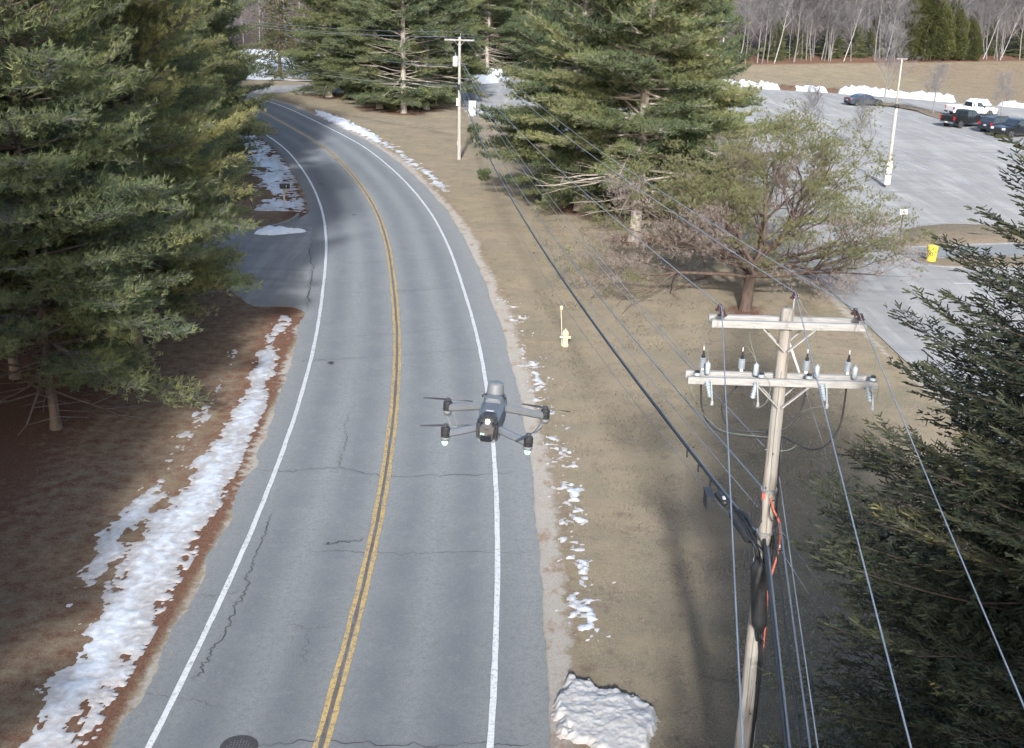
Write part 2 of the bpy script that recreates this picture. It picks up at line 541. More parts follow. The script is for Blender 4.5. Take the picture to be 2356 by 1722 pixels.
def snow_mat(name='snow_crust', dirt=.5, ca=(.56, .59, .63), cb=(.40, .36, .315)):
    t = NT(name)
    p = t.pos()
    f = t.ramp(t.noise(p, 5, 7, .7), [(.62 - dirt * .32, 0.0), (.84, .45 + .4 * dirt)])
    c = t.mix(f, ca, cb)
    th = t.math('ADD', t.attr('thick'), t.math('MULTIPLY', t.math('SUBTRACT', t.noise(p, 16, 5, .7), .5), .9))
    c = t.mix(t.maprange(th, .05, .85, .75, 0.0), c, (.33, .29, .26))
    sp = t.ramp(t.noise(p, 26, 5, .8), [(.60, 0.0), (.70, .8)])
    c = t.mix(sp, c, (.20, .13, .09))
    h = t.math('ADD', t.noise(p, 7, 6, .65), t.math('MULTIPLY', t.noise(p, 30, 4), .35))
    return t.principled(c, .7, t.bump(h, .45, .04), spec=.2)

M_GROUND = ground_mat(); M_ROAD = road_mat(); M_LOT = lot_mat()
M_WHITE = paint_mat('white_line_paint', (.60, .60, .59), (.20, .20, .20), .575)
M_WHITE2 = paint_mat('faded_line_paint', (.44, .44, .44), (.21, .21, .21), .54)
M_YELLOW = paint_mat('yellow_line_paint', (.50, .345, .125), (.17, .145, .12), .53)
M_CRACK = pm('crack_dark', (.03, .03, .031), (.055, .052, .052), 20, .95)
M_SEAM = pm('worn_seam', (.085, .072, .066), (.14, .12, .105), 9, .95, .4)
M_SNOW = snow_mat(); M_SNOWD = snow_mat('snow_dirty', 1.0, (.40, .40, .40), (.22, .19, .16))
M_KERB = pm('kerb_stone', (.22, .215, .21), (.15, .145, .145), 4, .85, .4, 20)
M_WOOD_OLD = pm('weathered_wood', (.42, .36, .29), (.28, .22, .17), 6, .85, .5, 18, stretch=(6, 6, .5))

# ---- ground: one sheet
def make_ground():
    xs = np.concatenate([np.linspace(-900, -60, 18)[:-1], np.linspace(-60, -30, 21)[:-1], np.arange(-30, 36, .6), np.linspace(36, 110, 60), np.linspace(110, 900, 18)[1:]])
    ys = np.concatenate([np.linspace(-300, -10, 12)[:-1], np.linspace(-10, 14, 13)[:-1], np.arange(14, 100, .6), np.linspace(100, 260, 170), np.linspace(260, 1400, 30)[1:]])
    X, Y = np.meshgrid(xs, ys)
    off = road_off(X, Y)
    inlot = pip(X, Y, LOT); indrv = pip(X, Y, DRIVE)
    dl = poly_dist(X, Y, LOT)
    dr = off - 4.65; dll = -off - 4.25
    paved = (np.abs(off) < 5.2) | inlot | indrv
    away = np.clip(np.minimum(np.where(off > 0, dr, dll), np.where(inlot, 0, dl)) / 2.5, 0, 1)
    Z = (fbm(X * .35, Y * .35, 3) - .5) * .16 * away + (fbm(X * 1.6, Y * 1.6, 9) - .5) * .05 * away
    Z = np.where(paved, -.03, Z)
    wy = wood_y(X)
    Z += np.clip((Y - wy + 14) / 260, 0, 1) ** 1.2 * 26
    Z += sstep(2, 30, Y - wy + 34) * .5 * (~inlot)
    n1 = fbm(X * .5, Y * .2, 21)
    sand = (dr > -.5) * (1 - sstep(.05, 1.15 + 1.2 * (n1 - .5), dr)) + ((dll > -.5) & (Y < 52) | (dll > -.5) & (Y > 77)) * (1 - sstep(.0, .55, dll)) * .85
    sand = np.maximum(sand, (~inlot) * (1 - sstep(.1, 1.3, dl)) * .75 * (X > -8))
    need = ((off < -4.2) & (Y < 172)) * (.52 + .40 * (1 - sstep(.4, 2.4, dll)) + .45 * sstep(5, 9, dll))
    for tx, ty, r in [(7.2, 71.9, 2.6), (4.3, 80.9, 3.2), (-12.7, 134.5, 4), (-15.8, 138.2, 4), (-10.8, 139.5, 4), (-23, 149, 4), (11.2, 56.5, 1.6)]:
        need = np.maximum(need, .78 * (1 - sstep(.3, 1.0, np.hypot(X - tx, Y - ty) / r)))
    need = np.maximum(need, (dr > 0) * (1 - sstep(.4, 2.2, dr)) * .40)
    lit = sstep(-3.5, 2.5, Y - wy)
    deep = sstep(4, 22, Y - wy)
    lit = np.maximum(lit, .36 * sstep(58, 66, X) * sstep(150, 175, Y) * (~inlot))
    nx, ny = len(xs), len(ys)
    i = np.arange(ny - 1)[:, None] * nx; j = np.arange(nx - 1)[None, :]
    q = np.stack([i + j, i + j + 1, i + nx + j + 1, i + nx + j], -1).reshape(-1, 4)
    o = mk('ground', np.stack([X, Y, Z], -1).reshape(-1, 3), q, M_GROUND, smooth=True,
           vattr={'sand': np.clip(sand, 0, 1), 'needle': np.clip(need, 0, 1), 'litter': np.clip(lit, 0, 1), 'deep': deep})
    tag(o, kind='structure', label='dormant tan lawn and bare earth beside the road')
make_ground()

# ---- road, its lines and cracks
rng0 = np.random.default_rng(5)
_dense = catmull(CENTRE[20::2], 8)
_sd = np.concatenate([[0], np.cumsum(np.linalg.norm(np.diff(_dense, axis=0), axis=1))])
_jl = -(fbm(_sd * .9, _sd * 0, 2) - .5) * .42 - (fbm(_sd * 5, _sd * 0, 7) - .5) * .10
_jr = (fbm(_sd * .6, _sd * 0, 4) - .5) * .20 + (fbm(_sd * 6, _sd * 0, 8) - .5) * .08
V, Q, UV = ribbon(_dense, [-4.28, -3.5, -2.6, -1.7, -.9, 0, .9, 1.7, 2.6, 3.5, 4.68], .030, (_jl, _jr))
road = mk('road', V, Q, M_ROAD, uv=UV)
tag(road, 'two-lane asphalt road curving left with cracks and worn wheel tracks', kind='structure')
def strip(name, o0, o1, z, m, wob=0.0, seed=1):
    j0 = (fbm(_sd * 1.2, _sd * 0, seed) - .5) * wob; j1 = (fbm(_sd * 1.2, _sd * 0, seed + 5) - .5) * wob
    V, Q, UV = ribbon(_dense, [o0, o1], z, (j0, j1))
    return mk(name, V, Q, m, road, uv=UV)
strip('edge_line', -3.57, -3.43, .036, M_WHITE, .03, 11)
strip('edge_line', 3.43, 3.57, .036, M_WHITE, .03, 12)
strip('centre_line', -.165, -.055, .036, M_YELLOW, .05, 13)
strip('centre_line', .055, .165, .036, M_YELLOW, .05, 14)
strip('centre_seam', -.035, .035, .035, M_SEAM, .06, 15)
CRK = [([(-6.95, 32.27), (-6.89, 30.86), (-6.81, 29.48), (-6.79, 28.44), (-6.69, 27.47), (-6.74, 26.66), (-6.72, 25.58), (-6.82, 24.65), (-6.89, 23.88), (-6.94, 23.41)], .030),
       ([(-5.82, 40.8), (-5.81, 39.3), (-5.55, 38.05), (-5.58, 36.64), (-5.34, 35.53)], .022),
       ([(-8.15, 35.38), (-6.98, 35.33), (-5.52, 35.7), (-4.0, 35.19), (-1.92, 35.35), (.39, 35.77)], .032),
       ([(-5.58, 29.77), (-4.23, 29.91), (-2.85, 29.87), (-1.48, 30.04), (.78, 30.18)], .022),
       ([(-8.5, 46.4), (-8.14, 46.68), (-4.72, 47.62), (-2.34, 48.6), (-.2, 49.0)], .028),
       ([(-8.44, 49.63), (-5.04, 50.8), (-1.5, 52.45)], .024),
       ([(-5.42, 25.97), (-4.78, 25.79), (-4.13, 25.87)], .016), ([(-4.78, 25.79), (-4.69, 24.77), (-4.65, 24.09)], .016),
       ([(-7.95, 27.2), (-7.3, 27.3), (-6.8, 27.5)], .018), ([(-5.1, 30.2), (-4.75, 30.45), (-4.3, 30.5), (-4.0, 30.75)], .045),
       ([(-12.16, 70.52), (-11.47, 65.79), (-10.63, 61.65), (-10.17, 57.93), (-9.68, 54.62)], .05),
       ([(-5.1, 21.09), (-3.83, 21.31), (-1.94, 21.27), (-.43, 21.39), (.8, 21.4)], .022),
       ([(-7.9, 22.9), (-6.9, 22.7), (-6.0, 22.4)], .012),
       ([(-9.6, 57.3), (-6.0, 58.0), (-2.2, 59.4)], .03), ([(-10.9, 63.2), (-7.0, 64.2), (-2.8, 65.9)], .03),
       ([(-11.8, 70.6), (-8.0, 71.5), (-3.6, 73.3)], .035), ([(-13.6, 77.6), (-9.0, 79.2), (-5.0, 81)], .035),
       ([(-15.5, 85.5), (-11.2, 87.4), (-7.2, 89.4)], .04), ([(-18.2, 94.2), (-14.0, 96.6), (-9.8, 99)], .045),
       ([(-22, 104.6), (-17.8, 108), (-13.4, 111.2)], .05)]
for k, (pts, w) in enumerate(CRK):
    p = catmull(pts, 14)
    s = np.arange(len(p))
    n = unit(np.gradient(p, axis=0)); n = np.stack([n[:, 1], -n[:, 0]], 1)
    p = p + n * ((fbm(s * .55, s * 0, 50 + k) - .5) * .28 + (vnoise(s * 1.9, s * 0, 80 + k) - .5) * .09)[:, None]
    ww = w * (.55 + 1.1 * vnoise(s * .7, s * 0, 90 + k)) * np.minimum(1, np.minimum(s + 1, len(s) - s) / 8)
    V, Q, UV = ribbon(p, [0, 0], .0345, (-ww / 2, ww / 2))
    mk('crack', V, Q, M_CRACK, road)
# patched holes
for k, (cx, cy, r) in enumerate([(-7.35, 46.4, .17), (-5.0, 30.35, .06), (-14.43, 88.1, .28), (-14.9, 99.9, .3), (-10.5, 76.9, .16)]):
    a = np.linspace(0, 2 * PI, 19)[:-1]
    rr = r * (.7 + .7 * vnoise(a * 2, a * 0 + k, 33)) 
    V = np.vstack([[cx, cy, .034], np.stack([cx + rr * np.cos(a) * .8, cy + rr * np.sin(a) * 1.2, np.full(18, .034)], 1)])
    mk('tar_patch', V, np.array([[0, i + 1, (i + 1) % 18 + 1] for i in range(18)]), M_CRACK, road)

# ---- driveway on the left
drv = G().add(poly_prism(DRIVE, -.1, .022)).build('driveway', M_LOT)
tag(drv, 'shaded asphalt driveway mouth joining the road from the left', kind='structure')
k = thing('granite_kerb', 'curved pale kerb stones along the far side of the driveway mouth', 'kerb', (0, 0, 0))
kp = catmull([(-16.2, 70.9), (-15.0, 71.95), (-14.35, 73.2), (-14.0, 74.6), (-13.95, 76.1)], 3)
for i in range(0, len(kp) - 2, 2):
    a, b = kp[i], kp[i + 2]
    d = (b - a) * .02
    G().add(beam((*(a + d), .07), (*(b - d), .07), .17, .26, .02)).build('kerb_stone', M_KERB, k)

# ---- parking lot, its islands, kerbs and faded lines
lot = G().add(poly_prism(LOT, -.1, .026)).build('parking_lot', M_LOT)
tag(lot, 'wide pale grey parking lot with sand streaks and faded stall lines', kind='structure')
def lot_line(a, b, w=.1, m=None):
    p = np.linspace(a, b, 30)
    V, Q, UV = ribbon(p, [-w / 2, w / 2], .031)
    mk('stall_line', V, Q, m or M_WHITE2, lot, uv=UV)
for a, b in [((44.8, 150.7), (48.6, 117.2)), ((40.4, 134.8), (45.2, 108.5)), ((35.7, 119.2), (40.0, 99.5)), ((34.9, 113), (36.4, 92.5)), ((30.2, 128), (33.8, 103)), ((26, 120), (29.5, 98)),
             ((52, 120), (55, 104)), ((22, 150), (26, 128)), ((32, 158), (35, 138))]:
    lot_line(a, b, .13)
for a, b in [((23.6, 63.15), (27.0, 63.6)), ((23.75, 60.5), (27, 60.9)), ((23.9, 57.8), (27.2, 58.2)), ((24.0, 55.2), (27.3, 55.6))]:
    lot_line(a, b, .11, M_WHITE)
M_DRYGRASS = NT('dry_grass')
_p = M_DRYGRASS.pos()
_c = M_DRYGRASS.mix(M_DRYGRASS.noise(_p, 2.2, 6, .7), (.27, .215, .15), (.20, .155, .105))
_c = M_DRYGRASS.mix(M_DRYGRASS.ramp(M_DRYGRASS.noise(M_DRYGRASS.stretch(_p, (30, 14, 20)), 1, 5, .7), [(.42, .55), (.56, 0.0)]), _c, (.09, .068, .048))
M_DRYGRASS = M_DRYGRASS.principled(_c, .95, M_DRYGRASS.bump(M_DRYGRASS.noise(_p, 14, 5), .6, .04), spec=.1)
def island(name, pts, label, h=.11, kerb=True, mound=.0):
    t = thing(name, label, 'traffic island', (0, 0, 0))
    out = catmull(pts + [pts[0]], 5)[:-1]
    c = out.mean(0)
    inn = c + (out - c) * (1 - .17 / np.linalg.norm(out - c, axis=1).mean())
    n = len(out)
    if kerb:
        V = np.vstack([np.c_[out, np.full(n, .0)], np.c_[out, np.full(n, h)], np.c_[inn, np.full(n, h + .012)], np.c_[inn, np.full(n, h - .05)]])
        Q = [(r * n + i, r * n + (i + 1) % n, (r + 1) * n + (i + 1) % n, (r + 1) * n + i) for r in range(3) for i in range(n)]
        mk('kerb', V, np.array(Q), M_KERB, t)
    rings = [inn] + [c + (inn - c) * f for f in (.85, .65, .4, .15)]
    zz = [h - .03] + [h - .02 + mound * f for f in (.35, .7, .9, 1)]
    V = np.vstack([np.c_[r, np.full(n, z) + (fbm(r[:, 0] * 2, r[:, 1] * 2, 5) - .5) * .06] for r, z in zip(rings, zz)])
    Q = [(r * n + i, r * n + (i + 1) % n, (r + 1) * n + (i + 1) % n, (r + 1) * n + i) for r in range(4) for i in range(n)]
    Q += [(4 * n, 4 * n + i, 4 * n + i + 1, 4 * n + i + 1) for i in range(1, n - 1)]
    T = np.array([x for q in Q for x in ((q[0], q[1], q[2]), (q[0], q[2], q[3])) if len(set(x)) == 3])
    mk('turf', V, T, M_DRYGRASS, t, smooth=True)
    return t
island('traffic_island', [(22.75, 72.3), (22.9, 73.2), (23.95, 75.0), (25.6, 77.6), (27.7, 79.3), (30.3, 79.9), (33.0, 79.2), (34.6, 77.2), (34.0, 74.8), (30, 73.7), (26.6, 72.75), (24, 71.95)],
       'dry grass parking island carrying the small white sign', mound=.25)
island('traffic_island', [(23.0, 68.7), (23.05, 67.9), (23.7, 67.1), (25.2, 66.85), (28.3, 67.3), (32, 68.2), (34.2, 69.3), (33.0, 70.6), (29, 70.1), (27, 69.9), (24.4, 68.95)],
       'narrow dry grass strip around the yellow barrel', mound=.08)
island('traffic_island', [(44.4, 161.5), (45.6, 162.8), (49.4, 160.6), (51.4, 153), (51.8, 146), (51.3, 142.2), (49.9, 141.8), (48.9, 146.5), (48.6, 155)],
       'long brown planted island with bare saplings in the far lot', mound=.1)
walk = G().add(poly_prism([(22.55, 71.6), (22.5, 70.3), (22.9, 69.1), (24.4, 69.25), (27, 70.15), (34, 71.0), (34.5, 74.2), (30, 73.4), (26.6, 72.45), (24, 71.7)], 0, .085)).build('path', M_ROAD)
tag(walk, 'short asphalt walkway between the two kerbed islands', kind='structure')

# ---- snow
def snow_field(name, x0, x1, y0, y1, res, hf, m, label, parent=None):
    xs = np.arange(x0, x1, res); ys = np.arange(y0, y1, res)
    X, Y = np.meshgrid(xs, ys)
    H = hf(X, Y)
    Z = np.where(H > 0, H, -.03)
    nx = len(xs)
    i = np.arange(len(ys) - 1)[:, None] * nx; j = np.arange(nx - 1)[None, :]
    q = np.stack([i + j, i + j + 1, i + nx + j + 1, i + nx + j], -1).reshape(-1, 4)
    keep = (H.ravel()[q] > 0).any(1)
    q = q[keep]
    used, inv = np.unique(q, return_inverse=True)
    V = np.stack([X, Y, Z], -1).reshape(-1, 3)[used]
    th = np.clip((H.ravel()[used] - .012) / .035, 0, 1)
    return mk(name, V, inv.reshape(-1, 4), m, parent, smooth=True, vattr={'thick': th})

def left_strip(X, Y):
    d = -road_off(X, Y) - 4.25
    n = fbm(X * 1.3, Y * .55, 31, 5) - .5; n2 = fbm(X * 5.5, Y * 3.2, 37, 4) - .5; n3 = vnoise(X * 13, Y * 10, 39) - .5
    f = sstep(27, 42, Y)
    main = 1.35 - np.abs(d - (1.55 - .50 * f)) / (.74 - .24 * f)
    outer = .66 - np.abs(d - (2.95 - .5 * f)) / .62 + 1.0 * (fbm(X * .2, Y * .22, 71) - .52)
    v = np.maximum(main, outer) + n * 1.8 + n2 * 1.4 + n3 * .3
    v -= sstep(39, 54, Y) * .9 + sstep(53, 55, Y) * 4
    v = np.where((Y > 55) | (d < .45 + n2 * .4), -1, v)
    far = (Y > 77.5) * (1.2 - np.abs(d - 1.9) / 1.4 + n * 2 + n2 * 2.0 - sstep(118, 128, Y))
    v = np.maximum(v, np.where((Y > 77.5) & (d > .3), far, -1))
    return np.where(v > .25, .006 + .030 * np.minimum(v - .25, 1.4) + .016 * n2 * np.clip(v - .2, 0, 1) + .006 * n3, -1)
o = snow_field('snow', -13.2, -8.2, 17, 56, .055, left_strip, M_SNOW, '')
tag(o, 'long ragged strip of melting snow along the left verge', kind='stuff')
o = snow_field('snow', -30, -13, 77.5, 128, .16, left_strip, M_SNOW, '')
tag(o, 'melting snow on the left verge around the mailbox', kind='stuff')

def right_bits(X, Y):
    d = road_off(X, Y) - 4.65
    n = fbm(X * 2.4, Y * 1.7, 41, 4) - .5; n2 = fbm(X * 7, Y * 6, 47, 4) - .5
    c = 1.15 - .25 * sstep(30, 50, Y)
    v = .05 - np.abs(d - c) / .8 + n * 2.4 + n2 * 2.4 - sstep(56, 64, Y) * 1.5 - (1 - sstep(24.6, 26, Y)) * 3
    v += .30 * np.exp(-((X - 2.0) ** 2 / .22 + (Y - 26.7) ** 2 / 1.4)) * 2.2
    v += 2.6 * np.exp(-((X - 4.7) ** 2 / .05 + (Y - 26.3) ** 2 / .02)) + 2.2 * np.exp(-((X - 4.45) ** 2 / .02 + (Y - 26.5) ** 2 / .02)) * (X > 3.8)
    far = sstep(84, 92, Y) * (.55 + .55 * sstep(108, 122, Y) - np.abs(d - 1.25) / .75 + n * 2.6 + n2 * 1.2) - (Y < 82) * 5 - sstep(128, 138, Y) * 1.5
    v = np.maximum(np.where(Y < 80, v, -1), far)
    v = np.where(d < .25, -1, v)
    return np.where(v > .22, .006 + .055 * np.minimum(v - .22, 1.2) + .02 * n2 * np.clip(v, 0, 1) + .22 * sstep(108, 118, Y) * np.clip(v - .2, 0, 1), -1)
o = snow_field('snow', -1.2, 5.2, 24, 66, .06, right_bits, M_SNOW, '')
tag(o, 'scattered shrinking snow scraps along the right shoulder', kind='stuff')
o = snow_field('snow', -34, 0, 82, 140, .17, right_bits, M_SNOW, '')
tag(o, 'ragged snow ridge along the outside of the bend', kind='stuff')

def heap(pts, hmax, soft, seed, rough=.35, ridge=None):
    pts = [tuple(p) for p in catmull(pts + [pts[0]], 4)[:-1]]
    def f(X, Y):
        ins = pip(X, Y, pts)
        d = poly_dist(X, Y, pts) + (fbm(X * 5 / max(1, soft * 3), Y * 5 / max(1, soft * 3), seed) - .5) * soft * .6
        n = fbm(X * 1.7 / max(.6, soft * 2), Y * 1.7 / max(.6, soft * 2), seed + 3, 5) - .5
        n2 = fbm(X * 11, Y * 11, seed + 8, 3) - .5
        h = hmax * (1 - np.exp(-np.clip(d, 0, 9) / soft)) * (1 + rough * 2 * n) + hmax * .12 * n2
        if ridge is not None: h = h * ridge(X, Y)
        return np.where(ins & (d > 0), np.maximum(h, .01), -1)
    return f
chunk = [(1.22, 23.13), (1.16, 22.52), (1.28, 21.85), (1.75, 21.5), (2.2, 21.05), (2.75, 20.75), (3.1, 21.4), (3.42, 22.47), (3.33, 22.97), (2.85, 23.3), (2.34, 23.45), (1.87, 23.85), (1.46, 24.0)]
def chunk_h(X, Y):
    d = poly_dist(X, Y, chunk) * np.where(pip(X, Y, chunk), 1, -1) + (fbm(X * 4, Y * 4, 5, 4) - .5) * .42
    rid = 1 - np.abs(2 * fbm(X * 2.2 + .6 * Y, Y * 2.2, 15, 3) - 1)
    crumb = fbm(X * 14, Y * 14, 25, 3) - .5
    lump = fbm(X * 1.1, Y * 1.1, 35, 3)
    top = .07 + .20 * lump + .07 * (rid - .6) + .06 * crumb
    edge = sstep(0, .16, d)
    return np.where(d > 0, np.maximum(.012, top * edge * (.6 + .4 * sstep(20.9, 22.6, Y + .3 * (X - 2.2)))), -1)
o = snow_field('snow_chunk', .9, 3.7, 20.5, 24.4, .03, chunk_h, M_SNOWD, '')
tag(o, 'big dirty block of ploughed snow on the verge at the bottom', 'snow pile')
o = snow_field('snow_pile', -16.0, -12.3, 69.6, 72.4, .07, heap([(-15.6, 70.3), (-14.6, 70.05), (-13.6, 70.6), (-12.7, 71.2), (-12.75, 71.6), (-13.6, 71.4), (-14.5, 71.75), (-15.4, 71.4)], .38, .25, 64), M_SNOW, '')
tag(o, 'low white snow pile lying across the driveway mouth', 'snow pile')
BANKS = [([(20, 185.5), (25, 184.2), (30, 180.8), (33.5, 178), (36, 176.2), (37.2, 177.4), (34, 180), (30, 183.5), (25, 187.5), (20, 188)], 1.0, 'bright snow bank on the lot edge right of the big pine'),
         ([(38.6, 176), (41.2, 174.4), (43, 173.8), (43.4, 175.4), (40.8, 177), (39, 177.4)], .8, 'short snow bank on the lot edge between the two brown mounds'),
         ([(44.6, 173), (48, 171.2), (51.5, 169.6), (56, 166.4), (57.8, 165.4), (58.6, 166.6), (55.6, 169), (51.5, 171.8), (48, 173.8), (45, 174.8)], 1.15, 'longest snow bank on the far lot edge behind the sedan'),
         ([(59.2, 164.2), (61.6, 162.6), (62.4, 163.6), (60.4, 165.6)], .9, 'small pointed snow bank on the lot edge above the black pickup'),
         ([(62.8, 162), (65, 160.4), (68.4, 158.2), (69.2, 159.4), (66, 162), (63.4, 163.2)], .85, 'snow bank on the lot edge above the white pickup'),
         ([(70.4, 157), (73, 155.2), (78, 152.2), (79, 153.2), (74, 156.6), (71, 158.2)], .8, 'snow bank at the far right end of the lot edge'),
         ([(-8.2, 174), (-7, 171.5), (-4.6, 172.2), (-2.6, 176), (-1.6, 180), (-3.8, 180), (-7.6, 177)], 1.5, 'tall snow heap behind the farther utility pole'),
         ([(-5.4, 137.4), (-3.6, 133.4), (-1.9, 130.0), (-.4, 130.6), (-2.0, 134.4), (-4.2, 138.4)], .55, 'snow pile beside the white utility cabinet')]
for pts, h, lab in BANKS:
    a = np.array(pts)
    o = snow_field('snow_bank', a[:, 0].min() - .5, a[:, 0].max() + .5, a[:, 1].min() - .5, a[:, 1].max() + .5, .16, heap(pts, h, .5, int(abs(a[0, 0] * 7)) + 70, .55), M_SNOW, '')
    tag(o, lab, 'snow bank', 'snow banks around the lot')
M_EARTH = pm('heap_earth', (.12, .075, .05), (.075, .048, .036), 3, .95, .6, 9)
for pts, h, lab in [([(36.6, 177.4), (38.8, 175.6), (39.6, 176.6), (37.6, 178.4)], .8, 'brown mound of leaves on the lot edge nearer the big pine'),
                    ([(41.6, 175.8), (44.4, 173.8), (45.2, 174.8), (42.6, 176.8)], .9, 'brown mound of leaves on the lot edge above the sedan')]:
    a = np.array(pts)
    o = snow_field('leaf_mound', a[:, 0].min() - .5, a[:, 0].max() + .5, a[:, 1].min() - .5, a[:, 1].max() + .5, .18, heap(pts, h, .5, 90, .6), M_EARTH, '')
    tag(o, lab, 'mound')
def back_snow(X, Y):
    n = fbm(X * .22, Y * .22, 101, 5)
    v = n - .42 + .1 * np.exp(-((X + 40) / 14) ** 2)
    v = np.where((road_off(X, Y) < -6) | (np.abs(road_off(X, Y)) < 6.5) | pip(X, Y, LOT), -1, v)
    return np.where(v > 0, .04 + v * .5 + np.clip((Y - wood_y(X) + 14) / 260, 0, 1) ** 1.2 * 26 + sstep(2, 30, Y - wood_y(X) + 34) * .5, -1)
o = snow_field('snow', -62, -26, 166, 196, .4, back_snow, M_SNOW, '')
tag(o, 'old snow lying behind the trees at the far bend', kind='stuff')

# ---- dead grass blades standing in the near lawn
def grass_blades():
    r = np.random.default_rng(12)
    n = 60000
    x = r.uniform(1.0, 13, n); y = 19 + 62 * r.uniform(0, 1, n) ** 1.5
    off = road_off(x, y)
    k = (off > 5.6 + .9 * r.uniform(0, 1, n)) & ~pip(x, y, LOT) & (fbm(x * .8, y * .8, 5) > .47 + .08 * r.uniform(-1, 1, n))
    x, y = x[k], y[k]; n = len(x)
    a = r.uniform(0, 6.28, n); L = r.uniform(.05, .13, n); w = .006 + .0002 * y
    e = r.uniform(.15, 1.0, n)
    c, s = np.cos(a), np.sin(a)
    b = np.stack([x, y, np.full(n, .0) - .005], 1)
    side = np.stack([-s, c, 0 * s], 1) * w[:, None]
    tip = b + np.stack([c * np.cos(e) * L, s * np.cos(e) * L, np.sin(e) * L], 1)
    V = np.stack([b - side, b + side, tip], 1).reshape(-1, 3)
    m = foliage_mat('dead_grass_blades', [(0.0, (.20, .165, .115)), (.5, (.28, .235, .165)), (1.0, (.36, .305, .225))], .45)
    o = mk('grass', V, np.arange(3 * n).reshape(-1, 3), m, tint=r.uniform(0, 1, n))
    tag(o, 'short dead grass blades of the near lawn', 'grass', kind='stuff')
grass_blades()
# ================================================================== trees
M_BARK_PALE = pm('bark_pale_pine', (.40, .36, .31), (.24, .20, .17), 5, .9, .8, 12, stretch=(1, 1, .35))
M_BARK_DARK = pm('bark_brown', (.17, .125, .10), (.085, .065, .055), 5, .9, .8, 12, stretch=(1, 1, .35))
M_BARK_RED = pm('bark_reddish', (.125, .085, .068), (.058, .042, .036), 6, .9, .9, 14, stretch=(1, 1, .3))
M_BARK_SPRUCE = pm('bark_spruce_dark', (.075, .058, .045), (.045, .036, .030), 6, .95, .5, 14)
M_BARK_GREY = pm('bark_grey', (.22, .208, .206), (.13, .122, .122), 3, .9, .4, 9, stretch=(1, 1, .3))
M_TWIG = pm('twig_grey', (.172, .164, .170), (.122, .116, .121), 1.2, .9)
M_TWIG_TAN = pm('twig_tan', (.30, .245, .21), (.20, .155, .13), 1.2, .9)
M_BIRCH = pm('bark_birch', (.44, .43, .42), (.26, .25, .245), 2.5, .8, .3, 8, stretch=(.6, .6, 2.5))
M_PINE = foliage_mat('white_pine_needles', [(0.0, (0.067, 0.096, 0.067)), (.35, (0.110, 0.143, 0.075)), (.7, (0.176, 0.200, 0.089)), (1.0, (0.263, 0.262, 0.109))], .40)
M_PINE_L = foliage_mat('white_pine_needles_blue', [(0.0, (0.072, 0.096, 0.063)), (.35, (0.122, 0.152, 0.076)), (.7, (0.201, 0.218, 0.095)), (1.0, (0.299, 0.281, 0.112))], .40)
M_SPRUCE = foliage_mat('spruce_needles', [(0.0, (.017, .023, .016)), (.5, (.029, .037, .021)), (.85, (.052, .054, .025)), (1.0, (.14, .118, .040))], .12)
M_CEDAR = foliage_mat('cedar_scales', [(0.0, (.042, .054, .022)), (.5, (.080, .088, .032)), (1.0, (.135, .128, .05))], .2)
M_SCOTS = foliage_mat('scots_needles', [(0.0, (.092, .105, .050)), (.5, (.140, .148, .066)), (1.0, (.20, .19, .09))], .25)
M_DRYTWIG = foliage_mat('dry_needles', [(0.0, (.19, .155, .138)), (.5, (.265, .22, .195)), (1.0, (.35, .29, .255))], .2)

def needles(rng, P, D, K, ln, w, spread, tint):
    """each tuft = K thin pointed blades fanned round a direction; returns verts, tris, tint"""
    n = len(P)
    P = np.repeat(P, K, 0); D = np.repeat(D, K, 0); tint = np.repeat(tint, K) + rng.normal(0, .06, n * K)
    d = unit(D + rng.normal(0, spread, P.shape))
    s = unit(np.cross(d, rng.normal(0, 1, P.shape)))
    L = ln * rng.uniform(.65, 1.25, len(P))[:, None]
    b = P + rng.normal(0, ln * .12, P.shape)
    V = np.stack([b - s * w / 2, b + s * w / 2, b + d * L], 1).reshape(-1, 3)
    return V, np.arange(len(V)).reshape(-1, 3), np.clip(tint, 0, 1)

def fingers(rng, P, D, ln, w, tint):
    """each shoot = one slim blunt blade, turned at random about its axis"""
    n = len(P)
    d = unit(D); s = unit(np.cross(d, rng.normal(0, 1, P.shape)))
    L = (ln * rng.uniform(.6, 1.3, n))[:, None]
    V = np.stack([P - s * w * .35, P + d * L - s * w * .28, P + s * w * .5, P + d * L + s * w * .28], 1).reshape(-1, 3)
    b = np.arange(n)[:, None] * 4
    T = np.stack([b + np.array(t) for t in ((0, 2, 3), (0, 3, 1))], 1).reshape(-1, 3)
    return V, T, np.clip(np.repeat(tint, 2), 0, 1)

def trunk_path(rng, H, wob=.12, n=16, lean=(0, 0)):
    z = np.concatenate([[-.4, 0, .35], np.linspace(1.0, H, n)])
    x = (vnoise(z * .22, z * 0, int(rng.integers(1e6))) - .5) * wob * 4 + lean[0] * np.clip(z, 0, None)
    y = (vnoise(z * .22, z * 0, int(rng.integers(1e6))) - .5) * wob * 4 + lean[1] * np.clip(z, 0, None)
    x -= np.interp(0, z, x); y -= np.interp(0, z, y)
    return np.stack([x, y, z], 1)

def limb_curve(base, az, L, e, curve, rng, n=7):
    s = np.linspace(0, 1, n)
    bend = rng.normal(0, .10)
    a = az + bend * s * 2
    hx = np.cumsum(np.concatenate([[0], np.cos(a[1:]) * L / (n - 1)])); hy = np.cumsum(np.concatenate([[0], np.sin(a[1:]) * L / (n - 1)]))
    z = L * (math.tan(e) * s + curve * s * s) + rng.normal(0, .03, n) * L * s * .4
    return np.stack([base[0] + hx, base[1] + hy, base[2] + z], 1)

